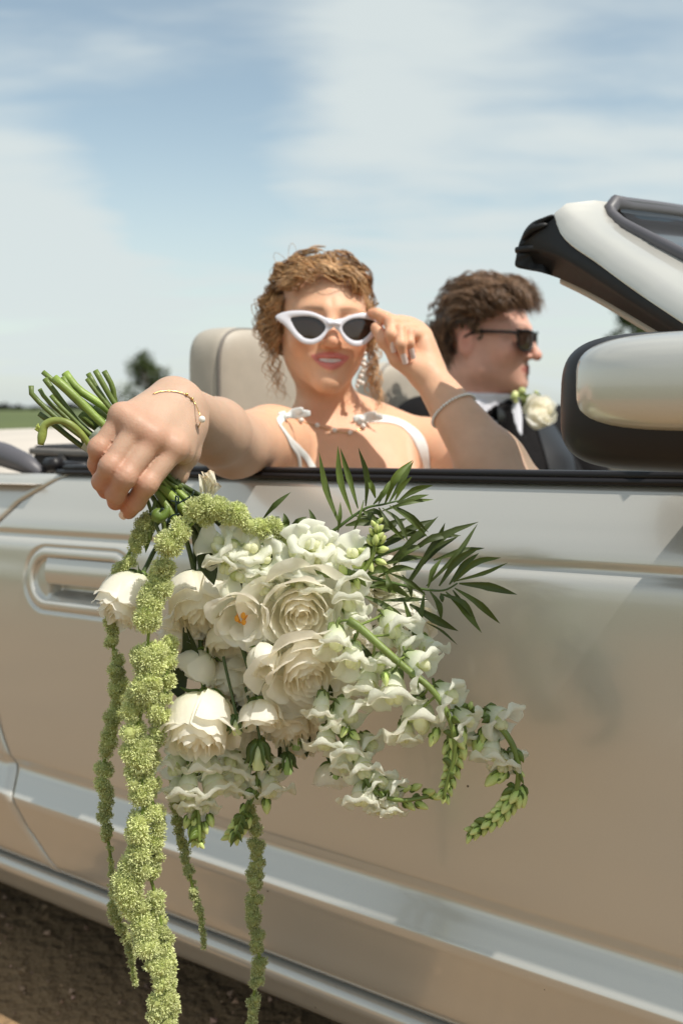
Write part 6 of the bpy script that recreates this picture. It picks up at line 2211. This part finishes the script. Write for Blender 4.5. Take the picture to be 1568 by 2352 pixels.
for pts, w, c_ in (([(452, 1240, 1.0), (475, 1290, .99), (492, 1344, .985)], 46, .55), ([(425, 1440, 1.03), (440, 1500, 1.03), (430, 1560, 1.03)], 50, .5), ([(560, 1590, 1.04), (540, 1620, 1.03), (545, 1660, 1.02)], 40, .5), ([(400, 1500, 1.05), (410, 1560, 1.05), (420, 1610, 1.04)], 60, .45), ([(480, 1440, 1.06), (520, 1530, 1.06), (560, 1600, 1.06)], 70, .45),
                   ([(390, 1180, 1.04), (345, 1215, 1.035), (335, 1270, 1.03)], 26, 2.2), ([(620, 1330, 1.08), (700, 1330, 1.08), (800, 1380, 1.08)], 90, .5), ([(560, 1340, 1.05), (530, 1330, 1.04), (500, 1350, 1.03)], 34, .8), ([(640, 1700, 1.06), (650, 1740, 1.05), (652, 1790, 1.04)], 30, .8), ([(690, 1650, 1.05), (700, 1690, 1.04), (705, 1740, 1.04)], 30, .6), ([(830, 1480, 1.02), (850, 1520, 1.01), (845, 1560, 1.01)], 26, .8), ([(735, 1590, 1.0), (750, 1580, .99), (765, 1600, .99)], 26, .6)):
    m = MB(); q = [P(*a) for a in pts]; blade(m, q, w / FPX, (fr_.uniform(-.4, .4), -1, .3), tint=(c_, c_, c_)); m.build('leaf', M['leaf'], gl_)

# --- stems above the fist
def z4(x, y): return x * .348, 803.9 + y * .348


ST = [((205, 235), (235, 320), (520, 560), 36, .75), ((262, 258), (330, 350), (560, 540), 30, .8), ((285, 145), (420, 260), (640, 470), 34, 1.15), ((300, 190), (360, 270), (610, 580), 40, .8), ((430, 150), (520, 260), (740, 420), 56, 1.75), ((360, 185), (480, 290), (660, 470), 58, 1.55), ((415, 178), (500, 300), (690, 450), 34, 1.2),
      ((585, 155), (660, 280), (760, 420), 36, .8), ((630, 135), (700, 260), (790, 400), 38, .85), ((688, 140), (740, 240), (785, 400), 38, .9), ((575, 190), (640, 280), (740, 400), 30, .7), ((262, 420), (380, 510), (580, 660), 38, .55), ((375, 330), (450, 420), (640, 580), 40, .6), ((510, 335), (600, 410), (720, 500), 40, 1.1), ((480, 440), (530, 540), (590, 640), 30, 1.2), ((340, 300), (430, 400), (600, 560), 30, .9), ((620, 380), (680, 430), (740, 490), 40, .7), ((540, 420), (600, 480), (680, 540), 60, 1.0)]
for i, (a, b, c, w, g) in enumerate(ST):
    Y = 1.03 + 0.016 * ((i * 7) % 5 - 2) / 2
    pa, pb, pc = P(*z4(*a), Y), P(*z4(*b), Y), P(*z4(*c), Y + .004)
    d = A3(pc) - A3(pb); d /= np.linalg.norm(d)
    end = GRIP_OUT + fr_.normal(size=3) * .006
    r = w * .348 / FPX * Y / 2
    stem_obj([pa, pb, pc, (A3(pc) + end) / 2, end], r, r * .85, (g, g * 1.03, g * .85), k=10)
    # pale cut end
    ax_ = A3(pb) - A3(pa); ax_ /= np.linalg.norm(ax_)
pts = [P(*z4(600, 640), 1.01), P(*z4(540, 555), 1.005), P(*z4(460, 485), 1.0), P(*z4(370, 465), 1.0), P(*z4(300, 495), 1.0), P(*z4(282, 555), 1.0), P(*z4(270, 625), 1.0)]
m = MB(); m.add(*tube(spline(pts, 28), np.interp(np.linspace(0, 1, 28), [0, .5, .75, .9, 1], [.0030, .0036, .0040, .0046, .0030]), 10), tint=(1.75, 1.55, 1.5))
for dx, dy in ((-22, -60), (-40, -30), (-12, -40), (-30, -50)):
    m.add(*tube(spline([P(*z4(275, 540), 1.0), P(*z4(275 + dx, 540 + dy * .6), .998), P(*z4(272 + dx * .8, 545 + dy), .997)], 5), np.array([.0022, .002, .0016, .0012, .0005]), 5), tint=(2.2, 1.9, 1.6))
m.build('bent_stem', M['stem'], bq)
# stems leaving the fist towards the flowers
for (a, b, c, w, g, Y) in (((372, 1118), (405, 1150), (440, 1190), 22, 1.75, 1.02), ((388, 1108), (418, 1136), (452, 1168), 16, 1.6, 1.03), ((362, 1130), (385, 1165), (410, 1210), 20, 1.3, 1.02), ((350, 1140), (372, 1180), (380, 1240), 12, .7, 1.02), ((358, 1150), (350, 1190), (345, 1240), 10, .9, 1.015), ((340, 1150), (362, 1215), (385, 1260), 9, .6, 1.01), ((366, 1150), (395, 1190), (430, 1230), 14, .6, 1.03)):
    stem_obj([P(*a, Y + .01), P(*b, Y), P(*c, Y)], w / FPX / 2, w / FPX / 2, (g, g, g * .8))
m = MB(); m.add(*tube(spline([P(352, 1178, 1.005), P(372, 1186, 1.0), P(384, 1170, 1.0), P(379, 1160, 1.0)], 14), np.array([.004, .006, .0075, .008, .0078, .007, .006, .005, .0045, .004, .0036, .003, .0026, .002]), 8), tint=(.9, 1.0, .7)); m.build('stem_node', M['stem'], bq)
for pts in ([(392, 1150), (408, 1153), (410, 1150)], [(405, 1178), (404, 1140), (410, 1142), (410, 1158)], [(402, 1160), (425, 1148), (442, 1137), (445, 1128)], [(345, 1180), (360, 1190), (372, 1168), (380, 1175)], [(385, 1200), (395, 1185), (412, 1180)]):
    m = MB(); m.add(*tube(spline([P(x, y, .998) for x, y in pts], 12), .0010, 5)); m.build('wire', M['wire'], bq)
# sheer ribbon round the grip
rows = []
axv = A3(P(400, 1140, 1.03)) - A3(P(180, 935, 1.03)); axv /= np.linalg.norm(axv)
e1 = np.cross(axv, [0, 1, 0]); e1 /= np.linalg.norm(e1); e2 = np.cross(axv, e1)
for i in range(14):
    t = i / 13
    c = A3(P(222, 992, 1.028)) + axv * 0.050 * t
    rows.append([c + (math.cos(a) * e1 * 1.0 + math.sin(a) * e2 * .62) * (0.0225 - .004 * t + .0008 * math.sin(a * 9 + t * 7)) for a in np.linspace(0, 6.283, 40, endpoint=False)])
mesh_obj('ribbon', np.array(rows).reshape(-1, 3), grid_faces(14, 40, wrap_v=True), M['ribbon'], bq)


# --- trailing amaranth
def amaranth(pts, rad, Y0, gap=0.0, tint=1.0, dens=1.0, cl=1.0, spike_l=1.0):
    """rad: list of (fraction, radius in frame pixels); a stalk carrying fuzzy clusters of tiny bracts"""
    rg = np.random.default_rng(len(pts) * 31 + int(pts[0][0]))
    path = spline([P(x, y, Y0 + (q[0] if q else 0)) for x, y, *q in pts], 120)
    L = np.concatenate([[0], np.cumsum(np.linalg.norm(np.diff(path, axis=0), axis=1))])
    root = empty_part('amaranth', bq)
    m = MB(); m.add(*tube(path, 0.0018, 6), tint=(1.1, 1.15, .8)); m.build('stem', M['stem'], root)
    VV, FF, TT, n0 = [], [], [], 0
    s = 0.0
    centres = []
    while s < L[-1]:
        f = s / L[-1]
        r = np.interp(f, [a for a, _ in rad], [b for _, b in rad]) / FPX * Y0
        c = np.array([np.interp(s, L, path[:, k]) for k in range(3)])
        for k in range(3):
            if rg.random() < gap and k > 0: continue
            rc = r * rg.uniform(.38, .78) * cl
            d = rg.normal(size=3); d /= np.linalg.norm(d)
            centres.append((c + d * max(r * 1.12 - rc, 0) * rg.uniform(.5, 1.1), rc))
        s += r * 0.74 * (1 if rg.random() > gap else 2.2)
    for c, rc in centres:
        V_, F_ = ball(c, rc * .80, 8, 6)
        VV.append(V_); FF.append([tuple(q + n0 for q in f_) for f_ in F_]); g = tint * rg.uniform(.55, .85); TT.append(np.tile([g, g, g * .8], (len(V_), 1))); n0 += len(V_)
        n = int(4 * math.pi * rc * rc / 2.1e-6 * dens)
        d = rg.normal(size=(n, 3)); d /= np.linalg.norm(d, axis=1)[:, None]
        # bracts sit in little tufts
        tuft = rg.normal(size=(max(n // 9, 3), 3)); tuft /= np.linalg.norm(tuft, axis=1)[:, None]
        d = d * .45 + tuft[rg.integers(len(tuft), size=n)]; d /= np.linalg.norm(d, axis=1)[:, None]
        ln = rg.uniform(.0020, .0042, n)[:, None] * spike_l
        o = c + d * rc * rg.uniform(.72, .98, n)[:, None]
        dd = d + rg.normal(size=(n, 3)) * .45; dd /= np.linalg.norm(dd, axis=1)[:, None]
        sd = np.cross(dd, rg.normal(size=(n, 3))); sd /= np.linalg.norm(sd, axis=1)[:, None]
        w = rg.uniform(.00045, .0008, n)[:, None]
        V = np.stack([o - sd * w * .7, o + dd * ln * .55 - sd * w, o + dd * ln, o + dd * ln * .55 + sd * w], 1)
        VV.append(V.reshape(-1, 3))
        idx = n0 + np.arange(n)[:, None] * 4
        FF.append([tuple(q) for q in (idx + np.arange(4)).tolist()])
        g = tint * rg.uniform(.75, 1.25, n)[:, None]
        y = rg.uniform(.0, 1, n)[:, None]
        col = g * (np.array([1.0, 1.0, 1.0]) * (1 - y) + np.array([1.30, 1.22, 1.5]) * y)
        TT.append(np.repeat(np.stack([col * .82, col * .95, col * 1.15, col * .95], 1).reshape(-1, 3), 1, axis=0)); n0 += n * 4
    F = [f_ for ch in FF for f_ in ch]
    o = mesh_obj('flower_tuft', np.concatenate(VV), F, M['amaranth'], root, tint=np.concatenate(TT), smooth=False)
    o['kind'] = 'stuff'
    return root


amaranth([(648, 1240, .02), (612, 1212, .01), (560, 1200), (520, 1165), (480, 1165), (430, 1215), (395, 1250), (375, 1300), (358, 1370), (345, 1430), (338, 1490), (328, 1560), (326, 1630), (312, 1690), (318, 1760), (330, 1830), (322, 1900), (312, 1960), (300, 2020), (305, 2090), (340, 2150), (365, 2220), (370, 2300), (372, 2400)],
         [(0, 26), (.05, 30), (.12, 36), (.22, 44), (.3, 42), (.45, 46), (.55, 40), (.62, 36), (.75, 42), (.86, 38), (.93, 36), (1, 36)], .975, gap=.10)
amaranth([(385, 1480, .01), (382, 1560), (372, 1640), (352, 1720), (345, 1800), (358, 1880), (362, 1950), (345, 2000), (358, 2060), (372, 2130), (385, 2180), (388, 2250), (390, 2330), (390, 2400)],
         [(0, 26), (.3, 26), (.5, 24), (.6, 22), (.75, 20), (1, 24)], .985, gap=.25, tint=.95)
amaranth([(345, 1185), (325, 1225), (300, 1265), (275, 1310), (262, 1340), (255, 1420), (262, 1500), (272, 1580), (262, 1650), (246, 1710), (238, 1780), (244, 1845), (240, 1885), (252, 1950), (258, 2020), (262, 2090), (290, 2150), (302, 2210), (312, 2262)],
         [(0, 24), (.12, 26), (.2, 14), (.28, 20), (.45, 26), (.55, 28), (.6, 18), (.66, 22), (.74, 5), (.8, 18), (.86, 20), (.90, 14), (1, 7)], 1.02, gap=.2, tint=.9, spike_l=.75)
amaranth([(398, 1800), (406, 1870), (418, 1935), (432, 1990), (448, 2060), (462, 2110), (470, 2178)], [(0, 17), (.4, 16), (.7, 13), (1, 6)], 1.03, gap=.25, tint=.8, spike_l=.7)
amaranth([(572, 1850), (585, 1910), (592, 1970), (584, 2040), (582, 2110), (592, 2170), (596, 2220), (584, 2280), (580, 2330), (574, 2400)], [(0, 16), (.2, 24), (.6, 20), (1, 15)], 1.04, gap=.12, tint=.78, spike_l=.6)

# --- boutonniere on the lapel of the suit
bt_c = A3(P(1237, 950, 2.10))
bt = thing('boutonniere', bt_c, 'white rose boutonniere with small green buds pinned to the suit lapel', 'boutonniere')
old = bq; bq = bt
bloom('rose', (1237, 950), 2.08, 36, (0.25, -0.75, .45), 'rose', .1, .2, sepals=False)
bq = old
m = MB()
for i in range(16):
    a = fr_.uniform(0, 6.28); q = A3(P(1205 + 24 * fr_.normal() * .6, 918 + 14 * fr_.normal() * .6, 2.11))
    m = MB(); m.add(*ball(q, fr_.uniform(.005, .009), 8, 6), tint=(1, 1, 1) if i % 3 else (1.6, 1.5, 1.8)); m.build('berry', M['bud'], bt)
for i in range(5):
    m = MB(); a = np.array(P(1215, 925, 2.11)); e = np.array(P(1185 + i * 14, 905 + (i % 2) * 30, 2.11)); blade(m, [a, (a + e) / 2 + [0, -.008, .004], e], .014, tint=(1.6, 1.5, 1.2)); m.build('leaf', M['leaf'], bt)
